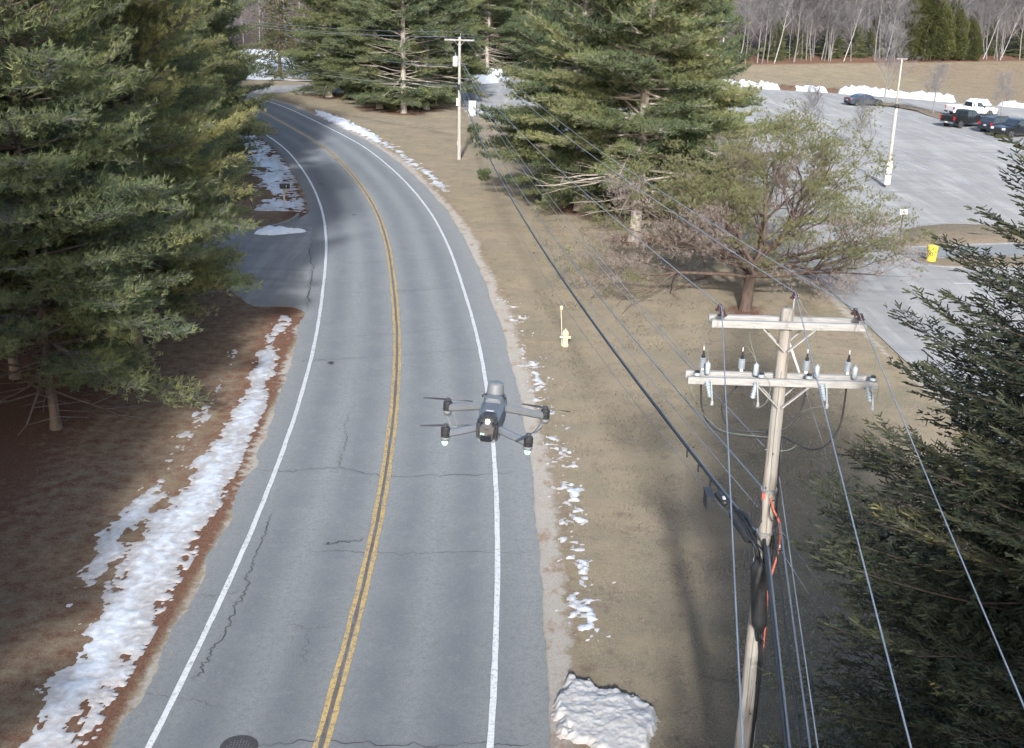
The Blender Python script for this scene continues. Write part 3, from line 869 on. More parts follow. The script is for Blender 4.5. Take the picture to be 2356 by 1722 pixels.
def pine(seed, H, cb, R, r0, K=6, tl=.24, tw=.042, whorl=.5, nper=5, shape=.75, step=.24, space=.19, clear=None, start=.28, tint0=.45, wob=.12, dead=True, uplift=.14):
    """white pine: whorled limbs, feathery side sprays, tufted needles. clear(az, h) -> 0..1 shortens or empties limbs"""
    rng = np.random.default_rng(seed)
    wood, sticks = G(), G()
    tp = trunk_path(rng, H, wob)
    rad = np.maximum(r0 * (1 - np.clip(tp[:, 2], 0, None) / H) ** .75, .02); rad[0] *= 1.5; rad[1] *= 1.3; rad[2] *= 1.08
    wood.add(tube(tp, rad, 10))
    at = lambda z: np.array([np.interp(z, tp[:, 2], tp[:, 0]), np.interp(z, tp[:, 2], tp[:, 1]), z])
    P, D, TI = [], [], []
    h = cb; az0 = rng.uniform(0, 6.28)
    while h < H - .25:
        t = (h - cb) / (H - cb)
        prof = (1 - t) ** shape * min(1, .62 + 2.6 * t)
        az0 += 1.1
        for i in range(nper):
            az = az0 + i * 2 * PI / nper + rng.normal(0, .22)
            lob = .72 + .56 * vnoise(np.array(math.cos(az) * 1.6 + h * .33), np.array(math.sin(az) * 1.6), seed + 3)
            L = (R * prof * float(lob) * rng.uniform(.72, 1.15) + .2)
            e = RAD(-6 + 46 * t ** 1.3 + rng.normal(0, 10))
            cl = clear(az, h) if clear else 1.0
            hh = h + rng.uniform(-.33, .33)
            c = limb_curve(at(hh), az, L * (1 if cl > .5 else .8), e, uplift * rng.uniform(.3, 1.3) - .06 * (1 - t), rng)
            rr = max(.014, .0125 * L) * np.linspace(1, .18, len(c))
            (wood if L > 1.2 else sticks).add(tube(c, rr, 4, False))
            if cl <= .5:
                for q in range(3):
                    b = c[rng.integers(2, 6)]; a2 = az + rng.normal(0, .8)
                    sticks.add(tube(np.array([b, b + np.array([math.cos(a2), math.sin(a2), rng.uniform(-.1, .35)]) * L * .3]), [.015, .004], 3, False))
                continue
            m = max(3, int(L * (1 - start) / step))
            for s in np.linspace(start + .05, 1, m):
                f = s * (len(c) - 1); k = min(int(f), len(c) - 2); b = c[k] + (c[k + 1] - c[k]) * (f - k)
                tg = unit(c[k + 1] - c[k])
                sides = (-1, 1) if s < .97 else (0,)
                for sd in sides:
                    ang = sd * RAD(rng.uniform(32, 66))
                    ca, sa = math.cos(ang), math.sin(ang)
                    dr = np.array([tg[0] * ca - tg[1] * sa, tg[0] * sa + tg[1] * ca, tg[2] * .6 + rng.uniform(-.08, .24)])
                    dr /= np.linalg.norm(dr)
                    l = min(1.7, (.42 * L * (1 - s) ** .8 + .32) * rng.uniform(.6, 1.25))
                    sticks.add(tube(np.array([b, b + dr * l]), [.014, .005], 3, False))
                    n = max(2, int(l / space))
                    u = np.linspace(.25 if l > .6 else .15, 1.0, n) * l
                    pts = b + dr * u[:, None] + rng.normal(0, .10, (n, 3)) * np.array([1, 1, .8])
                    P.append(pts)
                    D.append(np.broadcast_to(dr, (n, 3)) * .8 + np.array([0, 0, .42]) + rng.normal(0, .34, (n, 3)))
                    TI.append(np.full(n, rng.normal(0, .09)) + .18 * (u / l))
        h += whorl * rng.uniform(.8, 1.2)
    P = np.vstack(P); D = unit(np.vstack(D)); TI = np.concatenate(TI)
    big = fbm(P[:, 0] * .45 + P[:, 2] * .3, P[:, 1] * .45 - P[:, 2] * .25, seed + 5, 3)
    fol = needles(rng, P, D, K, tl, tw, .42, tint0 + TI + (big - .5) * 1.0)
    return wood, sticks, fol

def plant_tree(name, label, cat, parts, loc, rz=0, group=None, scale=1.0, mats=None):
    wood, sticks, fol = parts
    t = thing(name, label, cat, loc, rz, group, scale)
    wood.build('trunk', mats[0], t, smooth=True)
    if sticks is not None and sticks.n:
        sticks.build('branches', mats[1], t)
    if fol is not None:
        mk('crown', fol[0], fol[1], mats[2], t, tint=fol[2])
    return t

# ---- the big pair of pines right of the road
def clrA(az, h):
    a = az % (2 * PI)
    if RAD(140) < a < RAD(340):           # towards camera and left: bare below
        return 0.0 if h < 5.4 else 1.0
    return 0.0 if h < 2.6 else 1.0
PA = pine(11, 22.5, 2.3, 7.8, .36, K=7, tl=.27, tw=.044, clear=clrA, start=.18, step=.22, space=.16, whorl=.46)
pineA = plant_tree('white_pine', 'large white pine with pale trunk and bare lower limbs, nearer of the central pair', 'pine tree', PA, (7.17, 71.94, 0), 0, mats=(M_BARK_PALE, M_BARK_PALE, M_PINE))
PB = pine(23, 21.0, 1.7, 6.8, .40, K=7, tl=.27, tw=.044, start=.2, tint0=.42, step=.22, space=.16, whorl=.46)
pineB = plant_tree('white_pine', 'broad white pine with low skirt behind the pale trunked central pine', 'pine tree', PB, (4.27, 80.9, 0), 0, mats=(M_BARK_PALE, M_BARK_DARK, M_PINE))
copy_thing(pineB, (11.3, 82.5, 0), 2.2, (.86, .86, .9), 'white pine right behind the central pair, beside the lot')

# ---- back group of pines inside the bend
def clrC(az, h):
    a = az % (2 * PI)
    return 0.0 if RAD(170) < a < RAD(370) and 3.0 < h < 8.0 or (a < RAD(10) and 3.0 < h < 8.0) else 1.0
PC = pine(35, 21.5, 1.2, 6.4, .34, K=6, tl=.34, tw=.065, clear=clrC, start=.2, step=.30, space=.21, whorl=.5, tint0=.42)
pineC = plant_tree('white_pine', 'pine with tall pale bare trunk and splayed dead limbs inside the bend', 'pine tree', PC, (-12.74, 134.5, 0), 0, 'pines inside the bend', mats=(M_BARK_PALE, M_BARK_PALE, M_PINE))
BP = [(-15.8, 138.2, pineB, 1.2, .88, 'low skirted pine second from the left in the back group'),
      (-10.6, 139.0, pineC, .5, .98, 'pale trunked pine just left of the farther utility pole'),
      (-9.0, 146.2, pineB, 5.0, .9, 'dark pine hidden behind the pale trunks of the back group'),
      (-23.2, 149.2, pineB, 3.3, .95, 'pine standing alone on the grass point at the road junction'),
      (-17.5, 147.0, pineB, .4, 1.0, 'full green pine behind the junction pine')]
for x, y, src, rz, s, lab in BP:
    copy_thing(src, (x, y, 0), rz, s, lab, 'pines inside the bend')
for x, y, src, rz, s in [(-5, 186, pineA, 1, .9), (1.5, 192, pineB, 2, .85), (9, 196, pineA, 3, .8), (-14, 190, pineB, 5, 1.0), (-21, 186, pineA, 0, 1.0)]:
    copy_thing(src, (x, y, 0), rz, s, 'dark pine at the wood edge behind the back group', 'background pines')

# ---- left row of pines
def clrL(az, h):
    a = az % (2 * PI)
    return 1.0 if h > 4.2 or (h > 1.5 and (a < RAD(60) or a > RAD(285))) else 0.0
PL1 = pine(41, 20.5, 1.5, 5.7, .17, K=6, tl=.22, tw=.032, whorl=.40, nper=6, step=.19, space=.125, start=.22, tint0=.42, shape=.5, uplift=.18, clear=clrL)
pl1 = plant_tree('white_pine', 'nearest pine of the left row with low sweeping branches over the verge', 'pine tree', PL1, (-15.6, 38.5, 0), 0.3, 'pines along the left of the road', mats=(M_BARK_DARK, M_TWIG, M_PINE_L))
PL2 = pine(57, 19.5, 2.0, 5.4, .18, K=6, tl=.23, tw=.034, whorl=.42, nper=6, step=.20, space=.135, start=.22, tint0=.5, shape=.5, uplift=.22)
pl2 = plant_tree('white_pine', 'pine of the left row reaching over the near side of the driveway', 'pine tree', PL2, (-15.4, 47.3, 0), 1.75, 'pines along the left of the road', mats=(M_BARK_DARK, M_TWIG, M_PINE_L))
shared = 'white pine in the dense row left of the road'
for x, y, src, rz, s in [(-19.0, 43.5, pl2, 2.0, 1.0), (-17.6, 53.0, pl1, 2.7, .92), (-22.5, 51, pl1, 4.1, 1.0), (-22.4, 79.0, pl2, 3.5, .95), (-23.0, 86.0, pl1, 1.4, 1.0), (-24.4, 91.5, pl2, .6, 1.0),
                         (-28.2, 98.5, pl1, 5.2, 1.0), (-32.5, 106, pl2, 4.4, 1.05), (-37.5, 113, pl1, .9, 1.0), (-43, 121, pl2, 2.2, 1.0), (-26, 77, pl1, 3.0, 1.05), (-31, 88, pl2, 1.9, 1.1),
                         (-38, 100, pl1, 2.5, 1.1), (-20.6, 36, pl1, 5.5, .95), (-28, 44, pl2, 4.9, 1.05), (-30, 57, pl1, .2, 1.05), (-46, 136, pl1, 3.6, 1.0), (-52, 148, pl2, 1.5, 1.0), (-41, 128, pl2, 5.9, 1.0)]:
    copy_thing(src, (x, y, 0), rz, s, shared, 'pines along the left of the road')
copy_thing(pl2, (-17.4, 24.5, 0), 2.4, .95, 'pine at the left edge shading the near verge', 'pines along the left of the road')
copy_thing(pl1, (-15.6, 9.5, 0), 4.4, .95, 'pine left of the viewer whose shadow lies on the near verge', 'pines along the left of the road')

# ---- spruces
def spruce(seed, H, cb, R, r0, ln=.105, w=.030, whorl=.42, nper=6, step=.19, space=.085, shape=.85, droop=.12, finger=True, tint0=.35, far=False, prof=None):
    rng = np.random.default_rng(seed)
    wood, sticks = G(), G()
    tp = trunk_path(rng, H, .05)
    wood.add(tube(tp, np.maximum(r0 * (1 - np.clip(tp[:, 2], 0, None) / H), .012), 8))
    P, D, TI = [], [], []
    h = cb; az0 = 0
    while h < H - .1:
        t = (h - cb) / (H - cb)
        thin = 1.9 if h > 14.5 and not far else 1.0
        az0 += .62
        npr = nper if far else (13 if h < 10.5 else 8)
        thin0 = thin
        for i in range(npr):
            az = az0 + i * 2 * PI / npr + rng.normal(0, .15)
            thin = thin0 * (2.0 if not far and math.cos(az - .1) > .35 else 1.0)
            L = (float(np.interp(h, *prof)) if prof else R * (1 - t) ** shape) * rng.uniform(.78, 1.05) + .15
            e = RAD(-14 + 52 * t ** 1.2 + rng.normal(0, 5))
            c = limb_curve(np.array([0, 0, h + rng.uniform(-.12, .12)]), az, L, e, .24 * (1 - .5 * t), rng, 8)
            wood.add(tube(c, max(.009, .0065 * L) * np.linspace(1, .2, len(c)), 3, False))
            base_t = rng.normal(0, .07)
            m = max(3, int(L * .8 / step / thin))
            for s in np.linspace(.22, 1, m):
                f = s * (len(c) - 1); k = min(int(f), len(c) - 2); b = c[k] + (c[k + 1] - c[k]) * (f - k)
                tg = unit(c[k + 1] - c[k])
                for sd in ((-1, 1) if s < .98 else (0,)):
                    ang = sd * RAD(rng.uniform(42, 68))
                    ca, sa = math.cos(ang), math.sin(ang)
                    dr = np.array([tg[0] * ca - tg[1] * sa, tg[0] * sa + tg[1] * ca, tg[2] - droop * (1.15 - s) * 3.6 * rng.uniform(.2, 1.6)])
                    dr /= np.linalg.norm(dr)
                    l = min(1.15, (.34 * L * (1 - s) ** .7 + .16) * rng.uniform(.6, 1.2))
                    if not far and l > .3: sticks.add(tube(np.array([b, b + dr * l]), [.006, .003], 3, False))
                    n = max(2, int(l / space / thin))
                    u = np.linspace(.12, 1, n) * l
                    for sd2 in (-1, 1):
                        a2 = sd2 * RAD(48)
                        c2, s2 = math.cos(a2), math.sin(a2)
                        d2 = np.array([dr[0] * c2 - dr[1] * s2, dr[0] * s2 + dr[1] * c2, dr[2] - .12])
                        P.append(b + dr * u[:, None] + rng.normal(0, .008, (n, 3)))
                        D.append(d2 + rng.normal(0, .16, (n, 3)))
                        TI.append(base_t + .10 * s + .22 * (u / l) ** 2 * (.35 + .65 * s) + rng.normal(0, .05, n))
                    P.append((b + dr * l)[None]); D.append(dr[None]); TI.append(np.array([base_t + .32]))
            P.append(c[-1:]); D.append(unit(c[-1:] - c[-2:-1])); TI.append(np.array([base_t + .4]))
        h += whorl * rng.uniform(.8, 1.2)
    P.append(tp[-1:]); D.append(np.array([[0, 0, 1.0]])); TI.append(np.array([.5]))
    P = np.vstack(P); D = np.vstack(D); TI = np.concatenate(TI)
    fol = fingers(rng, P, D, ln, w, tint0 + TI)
    return wood, sticks, fol
SP = spruce(71, 18.5, .8, 5, .22, ln=.115, w=.031, whorl=.31, nper=9, step=.165, space=.062,
            prof=([0.8, 3, 6, 7, 9.2, 10.5, 12.3, 14, 17.5, 18.5], [4.4, 4.8, 4.9, 4.8, 4.0, 3.4, 2.75, 2.0, .5, .1]))
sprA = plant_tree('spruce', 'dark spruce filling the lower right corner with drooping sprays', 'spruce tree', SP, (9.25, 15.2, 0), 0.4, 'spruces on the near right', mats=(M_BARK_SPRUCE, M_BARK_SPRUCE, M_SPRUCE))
copy_thing(sprA, (3.6, 11.6, 0), 2.0, (.32, .32, .31), 'small spruce whose yellow green tips show under the wires at the bottom', 'spruces on the near right')
copy_thing(sprA, (6.8, 3.4, 0), 1.0, (.88, .88, .88), 'spruce close behind the dark corner spruce', 'spruces on the near right')
copy_thing(sprA, (8.8, -8.5, 0), 3.3, (1.05, 1.05, 1.05), 'spruce farther behind the dark corner spruce', 'spruces on the near right')
NS = spruce(83, 19, 1.2, 4.6, .26, ln=.34, w=.11, whorl=.62, nper=6, step=.42, space=.24, droop=.22, far=True, tint0=.5)
M_SPRUCE_FAR = foliage_mat('norway_spruce_needles', [(0.0, (.030, .042, .020)), (.5, (.055, .066, .024)), (1.0, (.115, .105, .034))], .2)
ns = plant_tree('spruce', 'tall dense dark spruce behind the road junction, left of the pair', 'spruce tree', NS, (-33.2, 170.5, 0), 0, 'spruces behind the junction', mats=(M_BARK_DARK, M_BARK_DARK, M_SPRUCE_FAR))
copy_thing(ns, (-27.2, 166.5 + 2, 0), 1.1, 1.02, 'tall dense dark spruce behind the road junction, right of the pair', 'spruces behind the junction')
copy_thing(ns, (-20.4, 176, 0), 2.4, .95, 'dark spruce standing behind the junction pine', 'spruces behind the junction')

# ---- open branched trees grown by forking
def fork(rng, wood, fine, tips, base, d, L, r, depth, maxd, cfg):
    n = cfg.get('n', 5)
    pts = [np.array(base, float)]; dd = unit(d)
    for i in range(n):
        dd = unit(dd + rng.normal(0, cfg['wig'], 3) + np.array([0, 0, cfg['up'][min(depth, len(cfg['up']) - 1)]]))
        pts.append(pts[-1] + dd * L / n)
    pts = np.array(pts)
    rr = r * np.linspace(1, .55 if depth < maxd else .3, n + 1)
    (wood if depth <= 1 else fine).add(tube(pts, rr, (8, 5, 4, 3, 3)[min(depth, 4)], False))
    if depth >= maxd:
        tips.append((pts[-1], dd)); tips.append((pts[-2], dd))
        return
    k = cfg['kids'][min(depth, len(cfg['kids']) - 1)]
    for i in range(k):
        s = 1.0 if i == 0 else rng.uniform(cfg['from'][min(depth, len(cfg['from']) - 1)], 1.0)
        f = s * n; q = min(int(f), n - 1); b = pts[q] + (pts[q + 1] - pts[q]) * (f - q)
        a = RAD(rng.uniform(*cfg['ang'])) * (.5 if i == 0 else 1)
        perp = unit(np.cross(dd, rng.normal(0, 1, 3)))
        perp = unit(perp * np.array([1, 1, cfg['flat']]))
        nd = unit(dd * math.cos(a) + perp * math.sin(a))
        fork(rng, wood, fine, tips, b, nd, L * rng.uniform(*cfg['len']), max(rr[q] * cfg['rad'], cfg['rmin']), depth + 1, maxd, cfg)

# scots pine: open, with green pads on top and dry grey-brown twigs
def scots(seed):
    rng = np.random.default_rng(seed)
    wood, fine, tips = G(), G(), []
    cfg = dict(wig=.10, up=(.0, .01, .03, .04, .05), kids=(0, 5, 4, 4), ang=(28, 62), len=(.52, .74), rad=.60, rmin=.011, flat=.42)
    cfg['from'] = (.4, .32, .3, .3)
    tr = np.array([(0, 0, -.4), (0, 0, 0), (.03, 0, .5), (.05, 0, 1.1), (.1, .05, 1.7), (.25, .1, 2.3)])
    wood.add(tube(tr, [.42, .34, .29, .27, .27, .24], 12))
    mains = [(.1, 0, 4.3, .30, 1.7), (.62, 0, 4.2, .50, 2.0), (1.4, 0, 3.3, .25, 1.9), (2.3, 0, 3.6, .32, 1.8), (3.0, 0, 4.5, .14, 1.6), (3.5, 0, 4.2, .36, 2.0), (4.3, 0, 3.4, .26, 1.8), (5.2, 0, 3.6, .40, 2.0),
             (5.8, 0, 4.3, .18, 1.7), (.9, 0, 3.7, 1.3, 2.2), (3.9, 0, 3.6, 1.1, 2.2), (2.2, 0, 3.3, 1.4, 2.2), (5.5, 0, 3.6, 1.0, 2.2), (0, 0, 3.5, 2.6, 2.2), (.3, 0, 4.1, .75, 2.2), (3.1, 0, 4.0, .66, 2.1)]
    for az, z0, L, el, zb in mains:
        b = np.array([np.interp(zb, tr[:, 2], tr[:, 0]), 0, zb])
        fork(rng, wood, fine, tips, b, np.array([math.cos(az), math.sin(az), el]), L, .115, 1, 4, cfg)
    tp = np.array([t[0] for t in tips]); td = np.array([t[1] for t in tips])
    hgt = np.clip((tp[:, 2] - 1.0) / 7.5, 0, 1)
    rad = np.clip(np.hypot(tp[:, 0], tp[:, 1]) / 6.5, 0, 1)
    clump = fbm(tp[:, 0] * .42 + 3, tp[:, 1] * .42 + tp[:, 2] * .75, seed, 3)
    green = clump + .36 * hgt + .05 * rad + rng.normal(0, .03, len(tp)) > .635
    def cloud(p, d, n, sp, flat):
        q = np.repeat(p, n, 0) + rng.normal(0, sp, (len(p) * n, 3)) * np.array([1, 1, flat])
        return q, unit(np.repeat(d, n, 0) * .35 + np.array([0, 0, .75]) + rng.normal(0, .4, q.shape))
    gp, gd = cloud(tp[green], td[green], 9, .24, .30)
    gfol = needles(rng, gp, gd, 17, .115, .013, .75, .3 + .6 * fbm(gp[:, 0] * 2, gp[:, 1] * 2 + gp[:, 2], 4, 3) + rng.normal(0, .08, len(gp)))
    dp, dd = cloud(tp[~green], td[~green], 9, .26, .5)
    dfol = needles(rng, dp, dd, 6, .20, .014, .55, rng.uniform(.1, .9, len(dp)))
    return wood, fine, gfol, dfol
w_, f_, g_, d_ = scots(5)
sc_t = thing('scots_pine', 'low spreading open pine with green pads and dry brown twigs by the lot', 'pine tree', (11.23, 56.6, 0), 0)
w_.build('trunk', M_BARK_RED, sc_t, smooth=True); f_.build('branches', M_BARK_RED, sc_t)
mk('crown', g_[0], g_[1], M_SCOTS, sc_t, tint=g_[2]); mk('dry_twigs', d_[0], d_[1], M_DRYTWIG, sc_t, tint=d_[2])

def bare(seed, H, r0, cfg, maxd=4, lean=0.0, first=.3, extra=0):
    rng = np.random.default_rng(seed)
    wood, fine, tips = G(), G(), []
    tp = trunk_path(rng, H * .72, .10, 12, (lean, 0))
    rad = np.maximum(r0 * (1 - np.clip(tp[:, 2], 0, None) / (H * .72)) ** .7, .025); rad[0] *= 1.3
    wood.add(tube(tp, rad, 7))
    n = extra
    for i in range(n):
        s = first + (1 - first) * (i + rng.uniform(0, 1)) / n
        z = s * H * .72
        b = np.array([np.interp(z, tp[:, 2], tp[:, 0]), np.interp(z, tp[:, 2], tp[:, 1]), z])
        az = i * 2.4 + rng.normal(0, .3)
        el = rng.uniform(.7, 1.5) + .6 * s
        fork(rng, wood, fine, tips, b, np.array([math.cos(az), math.sin(az), el]), H * rng.uniform(.13, .22) * (1.25 - .5 * s), max(.025, r0 * .32 * (1.1 - .6 * s)), 1, maxd, cfg)
    for p, d in tips:
        for q in range(2):
            e = p + unit(d + rng.normal(0, .35, 3)) * H * .035
            fine.add(tube(np.array([p, e]), [cfg['rmin'] * .8, cfg['rmin'] * .4], 3, False)) if maxd > 3 or q == 0 else None
    return wood, fine
cfgW = dict(wig=.07, up=(.0, .04, .05, .05), kids=(0, 4, 3, 3), ang=(22, 46), len=(.55, .78), rad=.58, rmin=.014, flat=1.0)
cfgW['from'] = (.3, .3, .3, .3)
def bare_tree(name, label, parts, loc, mats, group=None, rz=0, scale=1.0):
    t = thing(name, label, 'bare tree', loc, rz, group, scale)
    parts[0].build('trunk', mats[0], t, smooth=True); parts[1].build('branches', mats[1], t)
    return t
LB = 'bare grey deciduous tree at the wood edge behind the field'; GB = 'bare trees along the wood edge'
LBI = 'slender white birch at the wood edge behind the field'
B1 = bare_tree('bare_tree', LB, bare(101, 18, .13, cfgW, 4, 0, .28, 16), (40, 211, .6), (M_BARK_GREY, M_TWIG), GB)
B2 = bare_tree('bare_tree', LB, bare(102, 20, .105, cfgW, 4, .03, .38, 13), (47, 215, .6), (M_BARK_GREY, M_TWIG), GB)
B3 = bare_tree('bare_tree', LB, bare(103, 16, .085, cfgW, 4, -.04, .2, 15), (54, 219, .6), (M_BARK_GREY, M_TWIG), GB)
B4 = bare_tree('birch_tree', LBI, bare(104, 18, .085, cfgW, 3, .16, .45, 10), (43, 212, .6), (M_BIRCH, M_TWIG), 'birches along the wood edge')
rw = np.random.default_rng(77)
for i in range(120):
    x = rw.uniform(14, 112) if i < 100 else rw.uniform(-60, 14)
    y = float(wood_y(x)) + abs(rw.normal(0, 5)) + rw.uniform(-.5, 2)
    src = [B1, B2, B3, B2, B3][rw.integers(5)]
    copy_thing(src, (x, y, .55 + max(0, y - float(wood_y(x))) * .05), rw.uniform(0, 6.28), rw.uniform(.7, 1.12), LB if x > 14 else 'bare grey deciduous tree behind the back pines', GB if x > 14 else 'bare trees behind the back pines',
               (rw.normal(0, .03), rw.normal(0, .04)))
for i, (x, y, l) in enumerate([(36.5, 209, .05), (57, 221, .2), (66, 226, .05), (88, 238.5, .25), (91.5, 239, .28), (26, 200, -.03)]):
    copy_thing(B4, (x, y, .55), 0 if l >= 0 else PI, rw.uniform(.8, 1.1), LBI, 'birches along the wood edge', (0, l * .8 - .1))

# deep wood behind: nobody could count it
def wood_mass():
    wood, fine = bare(131, 17, .11, dict(cfgW, kids=(0, 2, 2, 2), rmin=.022, n=3), 3, 0, .22, 9)
    Vw, Tw = wood.get(); Vf, Tf = fine.get()
    n = len(Vw)
    V0 = np.vstack([Vw, Vf]); T0 = np.vstack([Tw, Tf + n])
    g = G(); r = np.random.default_rng(9)
    for i in range(150):
        x = r.uniform(-120, 150); y = float(wood_y(x)) + 4 + r.uniform(0, 1) ** 1.4 * 85
        z = .4 + np.clip((y - float(wood_y(x)) + 14) / 260, 0, 1) ** 1.2 * 26
        a = r.uniform(0, 6.28); s = r.uniform(.75, 1.25)
        ca, sa = math.cos(a) * s, math.sin(a) * s
        g.add((np.stack([V0[:, 0] * ca - V0[:, 1] * sa + x, V0[:, 0] * sa + V0[:, 1] * ca + y, V0[:, 2] * s + z], 1), T0))
    o = g.build('far_wood', M_TWIG)
    tag(o, 'dense leafless grey wood rising behind the field', kind='stuff')
wood_mass()

# evergreens in the wood edge
def cedar(seed, H, R):
    rng = np.random.default_rng(seed)
    wood = G(); tp = trunk_path(rng, H * .95, .08)
    wood.add(tube(tp, np.maximum(.22 * (1 - np.clip(tp[:, 2], 0, None) / H), .02), 7))
    n = 15000
    t = rng.uniform(0, 1, n) ** .8
    h = 1.4 + t * (H - 1.4)
    az = rng.uniform(0, 2 * PI, n)
    lob = .7 + .6 * fbm(np.cos(az) * 1.8 + h * .55, np.sin(az) * 1.8 + 5, seed, 3)
    r = R * np.sin(np.clip((1 - t) * 1.9 + .16, 0, PI / 2)) * lob * rng.uniform(.35, 1, n) ** .35
    P = np.stack([r * np.cos(az), r * np.sin(az), h + rng.normal(0, .1, n)], 1)
    D = unit(np.stack([np.cos(az), np.sin(az), rng.uniform(.1, 1.2, n)], 1))
    fol = needles(rng, P, D, 4, .42, .13, .4, .35 + (lob - 1) * .7 + rng.normal(0, .12, n))
    return wood, None, fol
C1 = plant_tree('cedar_tree', 'tallest rounded evergreen of the clump at the wood edge', 'evergreen tree', cedar(3, 14.5, 4.4), (74.5, 231, .6), 0, 'evergreen clump at the wood edge', mats=(M_BARK_PALE, None, M_CEDAR))
copy_thing(C1, (71.0, 230, .6), 1.5, (.62, .62, .80), 'evergreen at the left end of the clump at the wood edge', 'evergreen clump at the wood edge')
copy_thing(C1, (79.5, 234, .6), 3, (.8, .8, .84), 'evergreen in the middle right of the clump at the wood edge', 'evergreen clump at the wood edge')
copy_thing(C1, (83.6, 236, .6), 4.4, (.7, .7, .6), 'lowest evergreen at the right end of the clump at the wood edge', 'evergreen clump at the wood edge')
for x, y, s in [(44, 216.5, .42), (49, 221, .36), (56, 225, .45), (37, 212, .38), (99, 246, .55), (104, 247, .6), (65, 231, .4), (61, 228, .34), (30, 206, .45), (92, 246, .42), (24, 200, .45), (19, 197, .5)]:
    copy_thing(pineB, (x, y, .6), x, s, 'small dark pine standing among the bare trunks of the wood', 'young pines in the wood edge')

# saplings on the far island and shrubs
cfgS = dict(wig=.06, up=(.0, .05, .06, .05), kids=(0, 4, 4, 3), ang=(20, 42), len=(.55, .8), rad=.55, rmin=.010, flat=1.0)
cfgS['from'] = (.25, .25, .25, .25)
S1 = bare_tree('bare_tree', 'tall bare tree beside the parked sedan', bare(111, 10.5, .12, cfgS, 4, .02, .2, 16), (47.66, 161.5, .1), (M_BARK_GREY, M_TWIG), 'bare trees on the far island')
copy_thing(S1, (50.0, 148.8, .1), 2, (.62, .62, .6), 'short forked bare tree in the middle of the far island', 'bare trees on the far island')
copy_thing(S1, (57.2, 146.2, 0), 4, (.55, .55, .55), 'small bare tree behind the parked vehicles', 'bare trees on the far island')
copy_thing(S1, (28.4, 120, 0), 1, (.55, .55, .55), 'thin bare sapling in the lot behind the low open pine, taller one', 'bare saplings in the lot')
copy_thing(S1, (32.6, 116.5, 0), 3, (.42, .42, .45), 'thin bare sapling in the lot behind the low open pine, shorter one', 'bare saplings in the lot')
def shrub(seed, H, R, n, mat, name, label, loc, green):
    rng = np.random.default_rng(seed)
    wood = G(); P, D = [], []
    for i in range(n):
        az = rng.uniform(0, 6.28); sp = rng.uniform(.1, 1) * R; h = H * rng.uniform(.6, 1.0)
        p = np.array([(0, 0, -.05), (math.cos(az) * sp * .35, math.sin(az) * sp * .35, h * .5), (math.cos(az) * sp, math.sin(az) * sp, h)]) + rng.normal(0, .04, (3, 3))
        wood.add(tube(p, [.016, .010, .004], 3, False))
        for q in range(9):
            f = rng.uniform(.3, 1); b = p[1] + (p[2] - p[1]) * f if f > .5 else p[0] + (p[1] - p[0]) * f * 2
            d = unit(p[2] - p[0] + rng.normal(0, .6, 3)); P.append(b + rng.normal(0, .08, 3)); D.append(d)
    fol = needles(rng, np.array(P), np.array(D), 5, .26 if green else .34, .06 if green else .014, .6, rng.uniform(.2, .9, len(P)))
    t = thing(name, label, 'shrub', loc)
    wood.build('stems', M_TWIG_TAN, t); mk('foliage' if green else 'twigs', fol[0], fol[1], mat, t, tint=fol[2])
    return t
shrub(5, 1.7, .7, 40, M_PINE, 'young_pine', 'small dark green shrub right of the farther utility pole', (-4.1, 112.5, 0), True)
shrub(6, 1.7, 1.7, 80, M_DRYTWIG, 'bare_shrub', 'twiggy brown bush between the farther pole and the big pine', (-1.4, 108.0, 0), False)
shrub(7, .8, .6, 24, M_PINE, 'young_pine', 'low green sprig on the lawn below the big pine skirt', (-2.6, 92.0, 0), True)
shrub(8, 1.3, 1.2, 40, M_DRYTWIG, 'bare_shrub', 'twiggy bush at the lot edge behind the big pines', (-1.0, 120.0, 0), False)
# ================================================================== utility poles and wires
def pole_wood_mat():
    t = NT('pole_wood')
    p = t.obj()
    st = t.stretch(p, (14, 14, .55))
    g = t.noise(st, 1.0, 6, .65)
    c = t.mix(t.ramp(g, [(.35, 0.0), (.65, 1.0)]), (.325, .308, .285), (.205, .187, .166))
    c = t.mix(t.ramp(t.noise(t.stretch(p, (30, 30, .8)), 1.0, 5, .7), [(.36, .85), (.45, 0.0)]), c, (.09, .07, .055))
    c = t.mix(t.ramp(t.noise(t.stretch(p, (3, 3, .5)), 1.0, 4), [(.5, 0.0), (.75, .6)]), c, (.33, .265, .205))
    return t.principled(c, .85, t.bump(g, .6, .02), spec=.2)
M_POLE = pole_wood_mat()
M_ARM = pm('crossarm_wood', (.37, .36, .345), (.215, .205, .195), 5, .85, .4, 14, stretch=(.6, 9, 9))
M_POLE_GREY = pm('pole_silvered', (.40, .375, .335), (.30, .272, .24), 5, .85, .4, 16, stretch=(8, 8, .4))
M_STEEL = pm('galvanised_steel', (.50, .52, .54), (.36, .37, .38), 9, .45, metal=.7)
M_WIRE = pm('bare_wire', (.27, .30, .34), (.19, .21, .24), 2, .5, metal=.35)
M_CABLE = pm('black_cable', (.014, .015, .018), (.022, .024, .028), 4, .5)
M_LASH = pm('lashed_strand', (.20, .23, .28), (.10, .115, .14), 60, .45, metal=.3)
M_CASE = pm('black_plastic', (.014, .015, .017), (.024, .024, .027), 6, .55)
M_PORC_BROWN = pm('brown_glaze', (.060, .020, .014), (.035, .013, .010), 6, .12, spec=.8)
M_POLYMER = pm('grey_polymer', (.28, .31, .34), (.22, .245, .265), 8, .5)
M_PORC_GREY = pm('pale_grey_glaze', (.31, .35, .385), (.26, .295, .325), 5, .25, spec=.6)
